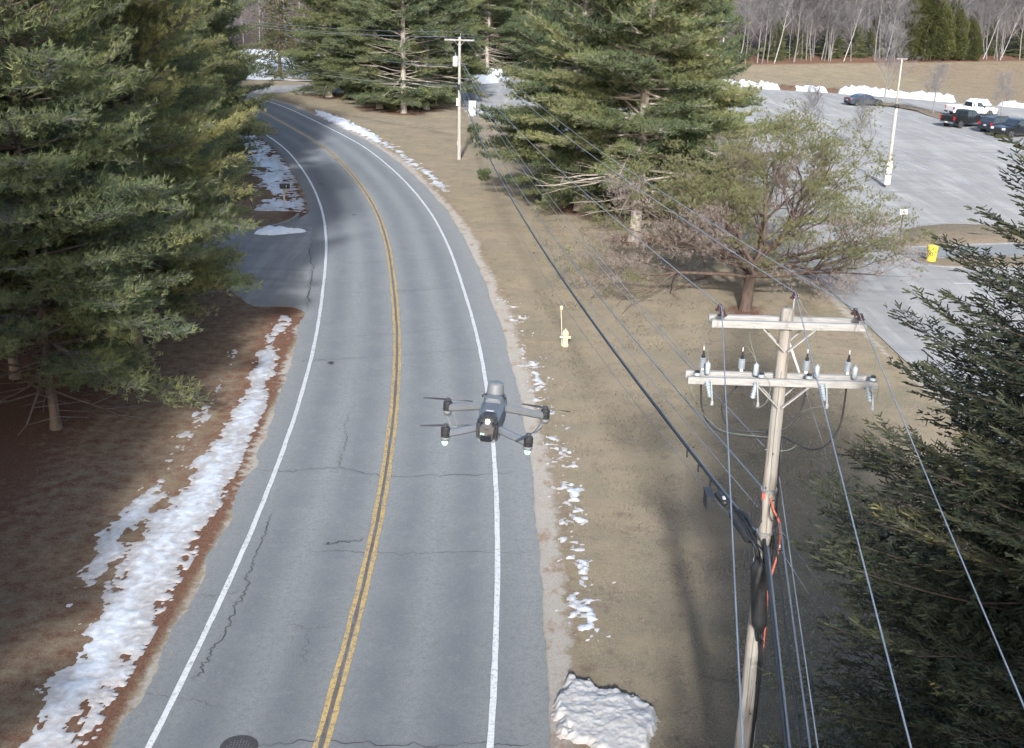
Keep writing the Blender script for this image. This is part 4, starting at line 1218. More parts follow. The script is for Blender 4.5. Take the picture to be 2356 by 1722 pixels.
M_ORANGE = pm('orange_duct', (.50, .13, .085), (.38, .10, .065), 4, .5)
M_COPPER = pm('weathered_copper', (.17, .21, .175), (.12, .145, .125), 6, .6)
M_CONDUIT = pm('grey_green_conduit', (.42, .46, .42), (.34, .37, .34), 3, .6)
M_TAGW = pm('white_tag', (.55, .55, .55), (.48, .48, .48), 6, .5)
M_RUSTW = pm('red_tape', (.55, .10, .08), (.42, .08, .06), 6, .6)

PX, PY = 4.35, 18.5
near = thing('utility_pole', 'near wooden utility pole with two double crossarms and hanging cable gear', 'utility pole', (PX, PY, 0))
zz = np.array([-.3, 0, 1, 2.5, 4, 5.5, 7, 8.5, 9.6, 10.38, 10.42])
pr = .158 - zz * .0062
pr[-1] *= .82
G().add(tube(np.stack([np.sin(zz * .5) * .008, zz * 0, zz], 1), pr, 20)).build('shaft', M_POLE, near, smooth=True)
for zc, half in ((10.17, 1.22), (9.215, 1.525)):
    for y in (-.155, .155):
        arm = G().add(beam((-half, y, zc), (half, y, zc), .092, .118, .010)).build('crossarm', M_ARM, near)
        bo = G()
        for x in (-half * .9, -half * .45, 0, half * .42, half * .9):
            bo.add(lathe([(.0, 0), (.020, 0), (.020, .012), (.011, .013), (.011, .026)], 8, TR(x, y - .046 * (1 if y < 0 else -1) - (.0 if y < 0 else 0), zc) @ RT(PI / 2 if y < 0 else -PI / 2, 'X')))
        bo.build('bolt', M_STEEL, arm)
    for y in (-.215, .215):
        for sd in (-1, 1):
            G().add(beam((sd * .41, y, zc - .045), (sd * .03, y * .72, zc - .43), .022, .062, .004, (0, 1, 0))).build('brace', M_ARM, near)
def pin_insulator(x, y, z, parent, name='insulator'):
    g = G().add(lathe([(.014, 0), (.014, .10)], 8, TR(x, y, z)))
    p = g.build('pin', M_STEEL, parent)
    s = G().add(lathe([(.03, .07), (.072, .072), (.078, .088), (.06, .10), (.045, .108), (.05, .118), (.052, .130), (.034, .142), (.03, .150), (.038, .158), (.03, .172), (.0, .176)], 18, TR(x, y, z))).build(name, M_PORC_BROWN, parent, smooth=True)
    return s
for x in (-1.055, 1.115):
    for y in (-.155, .155):
        pin_insulator(x, y, 10.23, near)
G().add(tube(np.array([(.085, .02, 10.1), (.088, .02, 10.62)]), .017, 8)).build('pole_top_pin', M_STEEL, near)
pin_insulator(.088, .02, 10.50, near)
def ribbed(r, z0, z1, n, core):
    pr = [(core, z0)]
    for i in range(n):
        a = z0 + (z1 - z0) * (i + .15) / n; b = z0 + (z1 - z0) * (i + .5) / n; c = z0 + (z1 - z0) * (i + .85) / n
        pr += [(core, a), (r, b - .002), (r, b + .006), (core, c)]
    return pr + [(core, z1)]
TX = (-1.24, -.605, .45, 1.13); AX = (-1.19, -.41, .575, 1.19); CX_ = (-1.2, -.47, .63, 1.36); IX = (-1.38, -.35, .415, 1.44)
for x in TX:
    t = G().add(lathe(ribbed(.056, 9.30, 9.475, 6, .036), 16, TR(x, .24, 0))).build('cable_terminator', M_POLYMER, near, smooth=False)
    G().add(lathe([(.030, 9.475), (.030, 9.52), (.016, 9.53), (.015, 9.60)], 10, TR(x, .24, 0))).build('terminator_boot', M_CASE, t)
    G().add(lathe([(.010, 9.60), (.010, 9.67)], 8, TR(x, .24, 0))).build('terminator_lug', M_TAGW, t)
    G().add(beam((x, .20, 9.20), (x, .24, 9.31), .05, .02, .003)).build('bracket', M_STEEL, t)
for x in AX:
    G().add(lathe([(.0, 9.26), (.03, 9.26), (.042, 9.28), (.042, 9.45), (.030, 9.462), (.012, 9.466), (.010, 9.49)], 14, TR(x, .02, 0))).build('arrester', M_PORC_GREY, near, smooth=True)
for x, sd in zip(CX_, (-1, 1, -1, -1)):
    c = G().add(lathe(ribbed(.050, -.13, .13, 6, .034), 12, TR(x, -.30, 9.12) @ RT(RAD(14 * sd), 'Y') @ RT(RAD(-18), 'X'))).build('fuse_cutout', M_PORC_GREY, near)
    G().add(beam((x + .015, -.37, 9.30), (x + .05, -.43, 8.93), .022, .022, .006)).build('fuse_tube', M_PORC_GREY, c)
    G().add(beam((x, -.20, 9.215), (x, -.30, 9.13), .035, .03, .004)).build('bracket', M_STEEL, c)
    G().add(box((x + .045, -.43, 8.93), (.04, .03, .07))).build('fuse_hinge', M_STEEL, c)
for x in IX:
    i = G().add(lathe([(.012, 9.26), (.03, 9.29), (.055, 9.30), (.058, 9.315), (.04, 9.335), (.030, 9.345)], 14, TR(x, -.155, 0))).build('insulator', M_PORC_GREY, near, smooth=True)
    G().add(lathe([(.032, 9.345), (.044, 9.352), (.044, 9.372), (.02, 9.385), (.0, 9.388)], 12, TR(x, -.155, 0))).build('clamp_top', M_CASE, i)
# jumpers and cable tails
JMP = [[(-1.06, -.17, 10.36), (-1.30, .02, 10.10), (-1.27, .22, 9.85), (-1.24, .24, 9.66)], [(-.95, -.1, 10.15), (-.62, .05, 10.12), (-.52, .1, 9.8), (-.41, .02, 9.49)],
       [(-.605, .24, 9.67), (-.56, .2, 9.70), (-.47, .1, 9.60), (-.41, .02, 9.49)], [(-1.24, .24, 9.67), (-1.2, .15, 9.62), (-1.19, .02, 9.49)], [(.10, .02, 10.66), (.26, -.05, 10.40), (.40, 0, 10.22), (.52, .1, 10.0), (.45, .24, 9.68)],
       [(1.12, -.15, 10.38), (1.36, -.1, 10.1), (1.44, -.15, 9.7), (1.44, -.155, 9.39)], [(-.35, -.16, 9.39), (-.22, -.25, 9.2), (-.26, -.32, 8.95), (-.42, -.4, 8.86), (-.5, -.42, 8.98)], [(-1.44, -.16, 9.36), (-1.47, -.2, 9.1), (-1.38, -.3, 8.9)],
       [(1.44, -.16, 9.39), (1.53, -.2, 9.2), (1.45, -.35, 8.92), (1.40, -.42, 8.93)], [(.62, -.42, 8.93), (.48, -.3, 8.85), (.35, -.1, 8.7)], [(-1.17, -.42, 8.93), (-1.2, -.3, 8.82), (-1.28, -.2, 8.72), (-1.1, -.1, 8.5), (-.8, 0, 8.28), (-.1, .02, 8.2)]]
for j in JMP:
    G().add(tube(catmull(j, 6), .0045, 5)).build('jumper_wire', M_COPPER, near)
TAIL = [[(-.605, .24, 9.30), (-.66, .22, 9.0), (-.86, .16, 8.75), (-.84, .1, 8.45), (-.62, .06, 8.30), (-.1, .04, 8.28)], [(-1.24, .24, 9.30), (-1.24, .18, 8.9), (-1.16, .12, 8.5), (-.85, .06, 8.25), (-.1, .04, 8.18)],
        [(.45, .24, 9.30), (.47, .2, 9.0), (.42, .14, 8.65), (.25, .08, 8.42), (.08, .05, 8.30)], [(1.13, .24, 9.30), (1.14, .22, 8.9), (1.10, .18, 8.4), (.92, .12, 8.08), (.66, .08, 7.98), (.40, .06, 8.08), (.1, .05, 8.24)]]
for j in TAIL:
    G().add(tube(catmull(j, 8), .016, 8)).build('cable_tail', M_CABLE, near, smooth=True)
G().add(tube(catmull([(.36, -.05, 8.12), (.30, .0, 8.02), (.14, -.06, 8.0), (-.16, -.08, 8.02)], 6), .008, 5)).build('jumper_wire', M_COPPER, near)
# ground wire down the shaft
gz = np.linspace(9.4, .5, 24)
G().add(tube(np.stack([-.02 + .02 * np.sin(gz * 1.3), -(.162 - gz * .0062) - .004, gz], 1), .006, 5)).build('ground_wire', M_COPPER, near)
# riser bundle on the right of the shaft, orange duct, splice cases, loops
for k, (dx, dy, z0, z1, r, m) in enumerate([(.13, -.06, 1.6, 6.6, .028, M_CABLE), (.15, .0, 1.4, 8.2, .020, M_CABLE), (.10, -.11, 2.0, 6.4, .022, M_CABLE)]):
    z = np.linspace(z0, z1, 14)
    f = (.162 - z * .0062) / .12
    G().add(tube(np.stack([dx * f + .012 * np.sin(z * 2 + k), dy * f, z], 1), r, 8)).build('riser_cable', m, near, smooth=True)
G().add(tube(np.array([(.165, -.02, -.1), (.16, -.02, 1.0), (.155, -.02, 2.75)]), .045, 12)).build('riser_conduit', M_CONDUIT, near, smooth=True)
G().add(tube(catmull([(.0, -.16, 7.18), (.07, -.17, 6.98), (.19, -.15, 6.75), (.24, -.13, 6.45), (.22, -.12, 6.1), (.16, -.13, 5.75), (.13, -.13, 5.4), (.155, -.10, 4.8), (.17, -.06, 4.0), (.17, -.06, 3.3)], 6), .018, 10)).build('orange_duct', M_ORANGE, near, smooth=True)
def splice(p0, p1, r, name='splice_case', m=None):
    p0 = np.array(p0, float); p1 = np.array(p1, float)
    s = np.array([0, .04, .10, .16, .5, .84, .90, .96, 1.0])
    return G().add(tube(p0 + (p1 - p0) * s[:, None], r * np.array([.35, .6, .95, 1, 1.03, 1, .95, .6, .35]), 14)).build(name, m or M_CASE, near, smooth=True)
splice((-.13, -.28, 6.12), (-.0, -.38, 4.80), .135)
splice((-.42, .85, 6.45), (-.20, .10, 6.25), .09)
splice((-.63, 1.30, 6.62), (-.50, .95, 6.54), .065)
c = G().add(box((-.76, 1.30, 6.46), (.12, .44, .26))).build('terminal_box', M_CASE, near)
G().add(box((-.76, 1.30, 6.605), (.14, .46, .03))).build('lid', M_CASE, c)
for k, (cx, cz, rx, rz_) in enumerate([(-.23, 6.95, .075, .26), (-.19, 6.93, .06, .25), (.07, 6.98, .075, .17), (-.30, 6.1, .05, .2), (.22, 6.4, .12, .13)]):
    a = np.linspace(0, 2 * PI, 26)
    G().add(tube(np.stack([cx + rx * np.cos(a), np.full(26, -.2) + .05 * np.sin(a), cz + rz_ * np.sin(a)], 1), .009, 6, False)).build('cable_loop', M_CABLE, near)
for k, (z, x0) in enumerate([(6.5, -.02), (6.3, .04), (6.05, .02), (5.85, -.05), (6.42, -.12), (5.6, .06)]):
    G().add(tube(catmull([(-.16 + x0, -.08, z), (-.06 + x0, -.19, z - .12), (.02 + x0, -.21, z - .5), (.05 + x0, -.19, z - 1.0), (.09, -.15, z - 1.6)], 5), .014, 7)).build('cable_tail', M_CABLE, near, smooth=True)
for z, r in ((6.50, .138), (6.22, .140), (7.28, .132)):
    G().add(lathe([(r - .012, -.02), (r + .006, -.02), (r + .006, .02), (r - .012, .02)], 20, TR(0, 0, z))).build('band_clamp', M_STEEL, near)
for p, s, m in [((-.17, -.17, 6.02), (.03, .02, .13), M_TAGW), ((-.12, -.15, 7.22), (.05, .03, .10), M_RUSTW), ((.235, -.18, 6.32), (.025, .02, .05), M_TAGW), ((-.55, .98, 6.66), (.05, .10, .02), M_TAGW)]:
    G().add(box(p, s)).build('tag', m, near)
for k in range(6):
    r_ = np.random.default_rng(200 + k)
    G().add(tube(catmull([(-.45 + .03 * k, .95 - .05 * k, 6.50), (-.30 + .02 * k, .45, 6.42 + .02 * k), (-.20 + .03 * k, .0, 6.33 - .03 * k), (-.16 + .035 * k, -.20, 6.15 - .05 * k), (-.12 + .03 * k, -.26, 5.75), (-.07 + .03 * k, -.26 + .02 * k, 5.1 - .1 * k), (.02 + .02 * k, -.2, 4.5)] + r_.normal(0, .018, (7, 3)), 5), .017 + .004 * (k % 3), 7)).build('cable_tail', M_CABLE, near, smooth=True)
for k in range(9):
    a = .4 + k * .7; z = 3.0 + k * .62
    r_ = .162 - z * .0062
    G().add(box((math.cos(-PI / 2 + math.sin(a) * .9) * r_, math.sin(-PI / 2 + math.sin(a) * .9) * r_, z), (.02, .02, .035))).build('nail_plate', M_CASE, near)

# farther pole
FX, FY = -5.0, 102.1
farp = thing('utility_pole', 'farther pale utility pole with single crossarm and white transformer can', 'utility pole', (FX, FY, 0))
zz = np.array([-.3, 0, 2, 4, 6, 8, 9.96])
G().add(tube(np.stack([-.01 * zz, zz * 0, zz], 1), .16 - zz * .006, 12)).build('shaft', M_POLE_GREY, farp, smooth=True)
G().add(beam((-1.32, -.14, 9.72), (1.12, -.14, 9.72), .10, .13, .01)).build('crossarm', M_ARM, farp)
for sd in (-1, 1):
    G().add(beam((sd * .42 - .1, -.2, 9.66), (sd * .04 - .1, -.12, 9.22), .03, .07, .004, (0, 1, 0))).build('brace', M_ARM, farp)
G().add(tube(np.array([(-.02, 0, 9.8), (-.02, 0, 10.3)]), .03, 8)).build('pole_top_pin', M_STEEL, farp)
for x, z in ((-1.2, 9.80), (1.0, 9.80), (-.02, 10.2)):
    pin_insulator(x, -.14 if z < 10 else 0, z, farp)
tc = G().add(lathe([(.0, 7.62), (.20, 7.62), (.215, 7.66), (.215, 8.34), (.20, 8.38), (.10, 8.44), (.0, 8.45)], 18, TR(-.43, -.05, 0))).build('transformer', M_TAGW, farp, smooth=True)
G().add(lathe(ribbed(.045, 8.42, 8.70, 4, .03), 10, TR(-.43, -.05, 0))).build('bushing', M_PORC_GREY, tc)
for z in (7.8, 8.2):
    G().add(beam((-.25, -.02, z), (-.08, 0, z), .05, .06, .004)).build('bracket', M_STEEL, farp)
G().add(box((-.22, -.06, 4.75), (.14, .12, .62))).build('meter_box', M_TAGW, farp)
G().add(box((-.16, -.1, 1.35), (.04, .03, .3))).build('pole_tag', M_TAGW, farp)
G().add(lathe([(.0, 5.75), (.12, 5.75), (.13, 6.2), (.0, 6.2)], 10, TR(-.1, -.1, 0))).build('cable_clamp', M_CASE, farp)

# wires: each a thing
def wire(name, label, a, b, sag, r, m, n=28, group='overhead wires', wiggle=0.0, parts=None):
    a = np.array(a, float); b = np.array(b, float)
    t = np.linspace(0, 1, n)[:, None]
    p = a + (b - a) * t
    p[:, 2] -= (4 * sag * t * (1 - t))[:, 0]
    o = G().add(tube(p, r, 6, False)).build(name, m, smooth=True)
    tag(o, label, 'wire', group)
    return o, p
A1 = [('left', (PX - 1.055, PY, 10.40), (FX - 1.2, FY - .1, 9.97), .95), ('middle', (PX + .088, PY, 10.67), (FX - .02, FY, 10.37), .9), ('right', (PX + 1.115, PY, 10.40), (FX + 1.0, FY - .1, 9.97), .95)]
for nm, a, b, s in A1:
    wire('power_line', f'thin bare power line from the {nm} insulator of the near pole to the farther pole', a, b, s, .009, M_WIRE)
    wire('power_line', f'bright bare power line running from the {nm} insulator of the near pole towards the viewer', a, (a[0] - 6.3, -26.5, 10.45), .35, .0085, M_WIRE)
wire('power_line', 'thin wire from the left end of the lower crossarm to the farther pole', (PX - 1.38, PY - .15, 9.38), (FX - .2, FY - .1, 8.9), 1.0, .007, M_WIRE)
wire('neutral_wire', 'bare neutral wire clamped to the left of the near pole below the crossarms', (PX - .16, PY, 8.05), (FX - .15, FY, 8.3), 1.3, .008, M_WIRE)
wire('neutral_wire', 'bare neutral wire leading down past the cable bundle towards the viewer', (PX + .12, PY - .1, 7.55), (PX - 6.0, -26.5, 7.7), .5, .009, M_WIRE)
o, cp = wire('telephone_cable', 'thickest black bundled cable crossing the lawn between the poles', (PX - .14, PY + .1, 6.42), (FX - .12, FY - .1, 6.05), 1.55, .036, M_CABLE)
G().add(tube(cp + np.array([.012, 0, .036]), .014, 6, False)).build('support_strand', M_LASH, o)
for f in (1.5, 2.2, 2.9, 3.6):
    b = cp[0] + (cp[-1] - cp[0]) * 0
    y = PY + f * 1.3
    q = np.array([np.interp(y, cp[:, 1], cp[:, 0]), y, np.interp(y, cp[:, 1], cp[:, 2])])
    G().add(box(q + np.array([-.02, 0, -.11]), (.03, .05, .15))).build('hanger', M_CASE, o)
wire('telephone_cable', 'slim dark cable just above the thick bundled cable', (PX - .10, PY, 7.28), (FX - .05, FY - .1, 6.75), 1.35, .016, M_LASH)
wire('telephone_cable', 'thin grey service cable between the two slack dark cables', (PX - .16, PY, 6.95), (FX - .1, FY - .1, 6.4), 1.6, .008, M_WIRE)
wire('telephone_cable', 'thinnest slack cable hanging lowest above the lawn', (PX - .14, PY + .1, 6.2), (FX - .12, FY - .1, 5.85), 2.35, .008, M_LASH)
for k, (dx, z, r, m, lab) in enumerate([(-.03, 6.42, .030, M_CABLE, 'thick black cable leaving the near pole towards the viewer'), (.04, 6.30, .020, M_LASH, 'strand wrapped cable right beside the thick black cable, towards the viewer'),
                                        (.13, 6.55, .016, M_CABLE, 'slim black cable second from the right in the bundle towards the viewer'), (.20, 6.75, .015, M_LASH, 'rightmost slim cable of the bundle towards the viewer')]):
    wire('telephone_cable', lab, (PX + dx, PY - .16, z), (PX + dx - 6.1, -26.5, z + .1), .45, r, m)
# wires from the farther pole on round the bend
for nm, a, b, s, r in [('left', (FX - 1.2, FY - .1, 9.97), (-44.6, 149, 9.6), .8, .014), ('middle', (FX - .02, FY, 10.37), (-43.4, 150, 10.0), .8, .014), ('right', (FX + 1.0, FY - .1, 9.97), (-42.4, 151, 9.6), .8, .014)]:
    wire('power_line', f'thin power line from the {nm} insulator of the farther pole towards the upper left', a, b, s, r, M_WIRE)
wire('telephone_cable', 'dark cable from the farther pole across the back pines, upper of two', (FX - .12, FY - .1, 6.15), (-43.2, 150, 7.1), 1.1, .035, M_CABLE)
wire('telephone_cable', 'dark cable from the farther pole across the back pines, lower of two', (FX - .12, FY - .1, 6.0), (-43.2, 150, 6.7), 1.25, .03, M_LASH)
wire('telephone_cable', 'thin service line from the transformer of the farther pole into the pines', (FX - .43, FY - .05, 7.7), (-32, 168, 6.2), 1.0, .018, M_WIRE)
# guys
for nm, a, b, rod in [('upper', (PX + .06, PY + .1, 9.9), (9.0, 22.0, 0), True), ('lower left', (PX + .1, PY + .05, 6.45), (8.7, 20.6, 0), False), ('lower right', (PX + .1, PY + .05, 6.75), (9.4, 20.6, 0), False)]:
    o, gp = wire('guy_wire', f'{nm} guy wire slanting from the near pole down to the right', a, b, 0.0, .007, M_WIRE, 8, 'guy wires of the near pole')
    if rod:
        a_, b_ = np.array(a), np.array(b)
        G().add(tube(np.array([a_ + (b_ - a_) * .01, a_ + (b_ - a_) * .115]), .020, 8)).build('insulator_rod', M_TAGW, o, smooth=True)

# ================================================================== drone
M_DGREY = pm('drone_grey', (.092, .108, .130), (.078, .09, .108), 30, .5)
M_DLIGHT = pm('drone_light_grey', (.125, .133, .142), (.105, .112, .12), 30, .5)
M_DBLACK = pm('drone_black', (.016, .017, .019), (.03, .03, .032), 30, .35)
M_DCAM = pm('drone_camera_housing', (.075, .068, .066), (.05, .046, .045), 25, .4)
M_GLASS = pm('dark_glass', (.012, .014, .018), (.02, .022, .026), 10, .08, spec=.8)
dr = thing('drone', 'grey quadcopter drone hovering above the right edge line', 'drone', (-.055, 3.35, 14.140), RAD(-6))
dr.rotation_euler = (RAD(-3), RAD(2.0), RAD(-6))
def hull(secs):
    """loft of chamfered rectangles: (y, zc, halfw_bottom, halfw_top, halfh)"""
    V = []; n = 8
    for y, zc, wb, wt, h in secs:
        c = .35
        V += [(-wb, y, zc - h * (1 - c)), (-wb * (1 - c), y, zc - h), (wb * (1 - c), y, zc - h), (wb, y, zc - h * (1 - c)),
              (wt * 1.05, y, zc + h * (1 - c)), (wt * (1 - c), y, zc + h), (-wt * (1 - c), y, zc + h), (-wt * 1.05, y, zc + h * (1 - c))]
    T = []
    for s in range(len(secs) - 1):
        for i in range(n):
            j = (i + 1) % n
            T += [(s * n + i, s * n + j, (s + 1) * n + j), (s * n + i, (s + 1) * n + j, (s + 1) * n + i)]
    b = (len(secs) - 1) * n
    for i in range(1, n - 1):
        T += [(0, i + 1, i), (b, b + i, b + i + 1)]
    return np.array(V, float), np.array(T)
body = G().add(hull([(-.105, -.004, 0.0234, 0.0203, .020), (-.098, .0, 0.0312, 0.0281, .029), (-.06, .004, 0.0343, 0.0312, .034), (.0, .006, 0.0351, 0.0328, .036), (.07, .006, 0.0335, 0.0328, .035), (.108, .004, 0.0281, 0.0281, .028), (.118, .002, 0.0218, 0.0218, .02)])).build('body', M_DGREY, dr, smooth=False)
G().add(box((0, -.070, .0375), (.022, .007, .001))).build('emblem', M_TAGW, body)
G().add(hull([(-.109, .016, 0.0265, 0.0234, .010), (-.100, .022, 0.0289, 0.0242, .012), (-.082, .030, 0.0234, 0.0187, .008)])).build('front_sensor_bar', M_DBLACK, dr)
G().add(lathe([(.0, 0), (.0065, 0), (.0065, .004), (.0, .006)], 12, TR(.0, -.112, .018) @ RT(PI / 2, 'X'))).build('front_light', glow_mat('front_light_glow', (1, .98, .92), 3.0), dr)
for sd in (-1, 1):
    G().add(lathe([(.0, 0), (.0075, 0), (.0085, .004), (.005, .008), (.0, .0085)], 12, TR(sd * .0225, -.106, .017) @ RT(PI / 2, 'X'))).build('vision_sensor', M_GLASS, dr, smooth=True)
gim = G().add(hull([(-.132, -.016, 0.0172, 0.0187, .020), (-.126, -.014, 0.0199, 0.0211, .026), (-.096, -.012, 0.0199, 0.0211, .028), (-.088, -.012, 0.0172, 0.0187, .024)])).build('gimbal_camera', M_DCAM, dr)
G().add(box((0, -.1325, -.027), (.031, .004, .016))).build('lens_window', M_GLASS, gim)
G().add(box((0, -.1322, .000), (.015, .004, .002))).build('camera_slot', M_DBLACK, gim)
G().add(box((.010, -.1335, -.016), (.012, .003, .007))).build('lens_frame', M_DBLACK, gim)
GREEN = glow_mat('green_light_glow', (.25, 1.0, .60), 2.2)
for x in (-.015, -.008):
    G().add(lathe([(0, 0), (.0018, 0), (.0018, .002), (0, .002)], 8, TR(x, -.1335, -.014) @ RT(PI / 2, 'X'))).build('status_light', GREEN, gim)
G().add(hull([(-.116, -.040, 0.0218, 0.0250, .005), (-.09, -.038, 0.0296, 0.0328, .010), (-.04, -.034, 0.0328, 0.0343, .012), (.09, -.034, 0.0296, 0.0312, .010)])).build('underside', M_DLIGHT, dr)
for sd in (-1, 1):
    G().add(beam((sd * .028, -.113, .012), (sd * .0265, -.118, -.030), .007, .011, .002)).build('gimbal_arm', M_DBLACK, gim)
# rtk-style module on the back
mod = G().add(hull([(-.005, .044, 0.0234, 0.0203, .010), (.012, .047, 0.0312, 0.0265, .013), (.060, .047, 0.0312, 0.0265, .013), (.075, .044, 0.0234, 0.0203, .009)])).build('top_module', M_DGREY, dr)
G().add(lathe([(.0, .055), (.0265, .055), (.0255, .062), (.0235, .086), (.021, .091), (.0, .093)], 22, TR(0, .042, 0))).build('antenna_dome', M_DLIGHT, mod, smooth=True)
G().add(box((0, -.0005, .052), (.028, .012, .006))).build('module_clip', M_DLIGHT, mod)
for sd in (-1, 1):
    G().add(lathe([(0, 0), (.008, 0), (.008, .004), (.004, .006), (0, .006)], 12, TR(sd * .029, .018, .054) @ RT(RAD(sd * 35), 'Y'))).build('module_knob', M_DBLACK, mod)
M_PROP = pm('propeller_black', (.03, .03, .034), (.045, .045, .05), 20, .45)
for nm, hx, hy, hz, mx, my, mz, front, ang in [('fl', -.030, -.085, -.012, -.121, -.108, -.034, True, 20), ('fr', .030, -.085, -.012, .121, -.112, -.036, True, 65), ('rl', -.030, .03, .018, -.150, .105, -.022, False, 5), ('rr', .030, .03, .018, .150, .112, -.020, False, -12)]:
    a = G().add(beam((hx, hy, hz), (mx, my, mz), .016, .022 if front else .023, .005)).build('arm', M_DLIGHT if not front else M_DGREY, dr)
    mo = G().add(lathe([(.0, -.008), (.0135, -.008), (.0138, .002), (.0125, .003), (.0138, .004), (.0138, .018), (.011, .022), (.006, .024), (.005, .030), (.0, .031)], 18, TR(mx, my, mz))).build('motor', M_DBLACK, dr, smooth=False)
    G().add(lathe([(.0, -.022), (.010, -.022), (.0135, -.016), (.0138, -.008), (.0, -.008)], 14, TR(mx, my, mz))).build('motor_mount', M_DLIGHT, dr, smooth=True)
    if front:
        G().add(lathe([(.0, -.032), (.005, -.032), (.0085, -.026), (.009, -.020), (.0, -.019)], 12, TR(mx, my - .003, mz))).build('position_light', GREEN, dr, smooth=True)
    else:
        sx = .028 if mx < 0 else -.028
        if mx < 0:
            G().add(tube(catmull([(mx - .006, my, mz - .018), (mx + sx * .5, my - .005, mz - .052), (mx + sx + .006, my - .008, mz - .056), (mx + sx * .9 + .006, my - .006, mz - .046), (mx + .010, my, mz - .016)], 4), .0022, 6)).build('landing_leg', M_DLIGHT, dr)
        else:
            G().add(beam((mx, my, mz - .014), (mx + sx, my - .008, mz - .056), .012, .008, .002)).build('landing_leg', M_DLIGHT, dr)
        sg = -1 if mx < 0 else 1
        if mx < 0:
            g = G()
            for q in range(13):
                g.add(box((hx + (mx - hx) * (.22 + .05 * q) , hy + (my - hy) * (.22 + .05 * q) - .0085, hz + (mz - hz) * (.22 + .05 * q) + .001), (.0035, .0012, .007 + .002 * (q % 3 == 0)), math.atan2(my - hy, mx - hx)))
            g.build('registration_label', M_TAGW, a)
    pp = G()
    for b in (0, 1):
        s = np.linspace(0, 1, 8)
        w = .0026 + .008 * np.sin(np.clip(s * 1.15 + .12, 0, 1) * PI) ** .7 * (1 - .5 * s)
        x = .006 + s * .070
        V = np.concatenate([np.stack([x, -w * .5, .0012 * np.ones(8)], 1), np.stack([x, w * .5, -.0018 * np.ones(8)], 1), np.stack([x, -w * .5, .0002 * np.ones(8)], 1), np.stack([x, w * .5, -.0028 * np.ones(8)], 1)])
        T = []
        for i in range(7):
            for o_, f_ in ((0, 1), (16, -1)):
                q = (o_ + i, o_ + i + 1, o_ + 9 + i, o_ + 8 + i)
                q = q if f_ > 0 else q[::-1]
                T += [(q[0], q[1], q[2]), (q[0], q[2], q[3])]
            T += [(i, 16 + i, 17 + i), (i, 17 + i, i + 1), (8 + i, 9 + i, 25 + i), (8 + i, 25 + i, 24 + i)]
        pp.add(xf((V, np.array(T)), TR(mx, my, mz + .027) @ RT(RAD(ang) + b * PI, 'Z')))
    pp.add(lathe([(0, .022), (.007, .023), (.007, .031), (0, .033)], 10, TR(mx, my, mz)))
    pp.build('propeller', M_PROP, dr)

# ================================================================== street furniture
M_HYD = pm('hydrant_cream', (.76, .68, .40), (.62, .53, .28), 7, .55)
hy = thing('fire_hydrant', 'cream yellow fire hydrant on the lawn beside the shoulder', 'fire hydrant', (2.25, 49.75, 0))
G().add(lathe([(.0, -.1), (.13, -.1), (.13, .03), (.165, .03), (.165, .07), (.125, .075), (.12, .5), (.15, .51), (.15, .55), (.13, .56)], 16)).build('barrel', M_HYD, hy, smooth=False)
G().add(lathe([(.145, .56), (.14, .60), (.115, .67), (.07, .715), (.03, .73), (.03, .78), (.0, .785)], 16)).build('bonnet', M_HYD, hy, smooth=True)
for a in (-PI / 2, PI, 0):
    o = G().add(lathe([(.0, 0), (.055, 0), (.055, .09), (.065, .09), (.065, .125), (.02, .13), (.02, .15), (0, .15)], 12, RT(a, 'Z') @ TR(.10, 0, .40) @ RT(PI / 2, 'Y'))).build('outlet_cap', M_HYD if a != PI else M_STEEL, hy)
fl = thing('hydrant_marker', 'striped hydrant marker rod with pale flag head behind the hydrant', 'marker rod', (2.10, 49.95, 0))
for i in range(8):
    G().add(tube(np.array([(-.01 * i, 0, .55 + .13 * i - (.6 if i == 0 else 0)), (-.01 * (i + 1), 0, .55 + .13 * (i + 1))]), .018, 8)).build('rod_band', M_HYD if i % 2 else M_TAGW, fl)
G().add(lathe([(0, 0), (.055, .02), (.075, .10), (.06, .17), (0, .21)], 10, TR(-.06, 0, 1.55))).build('flag', M_HYD, fl, smooth=True)

mb = thing('mailbox', 'black mailbox on a wooden post in the snowy left verge', 'mailbox', (-15.6, 80.1, 0), RAD(12))
G().add(beam((0, 0, -.2), (0, 0, 1.0), .13, .13, .012, (0, 1, 0))).build('post', M_WOOD_OLD, mb)
G().add(beam((-.22, 0, 1.02), (.42, 0, 1.02), .13, .05, .006)).build('shelf', M_WOOD_OLD, mb)
prof = [(-.13, 0), (.13, 0)] + [(.13 * math.cos(a), .19 + .13 * math.sin(a)) for a in np.linspace(0, PI, 9)]
V = np.array([(x, py, 1.05 + pz) for x in (-.28, .40) for py, pz in prof]); n = len(prof)
T = [t for i in range(n) for t in ((i, (i + 1) % n, n + (i + 1) % n), (i, n + (i + 1) % n, n + i))] + [t for i in range(1, n - 1) for t in ((0, i + 1, i), (n, n + i, n + i + 1))]
bx_ = mk('box', V, np.array(T), M_CASE, mb)
G().add(box((.16, -.138, 1.20), (.035, .01, .15))).build('number_sticker', M_TAGW, bx_)
G().add(box((.405, 0, 1.18), (.02, .24, .22))).build('door', M_CASE, mb)
G().add(beam((.0, .0, .65), (.26, 0, .99), .07, .07, .006)).build('strut', M_WOOD_OLD, mb)

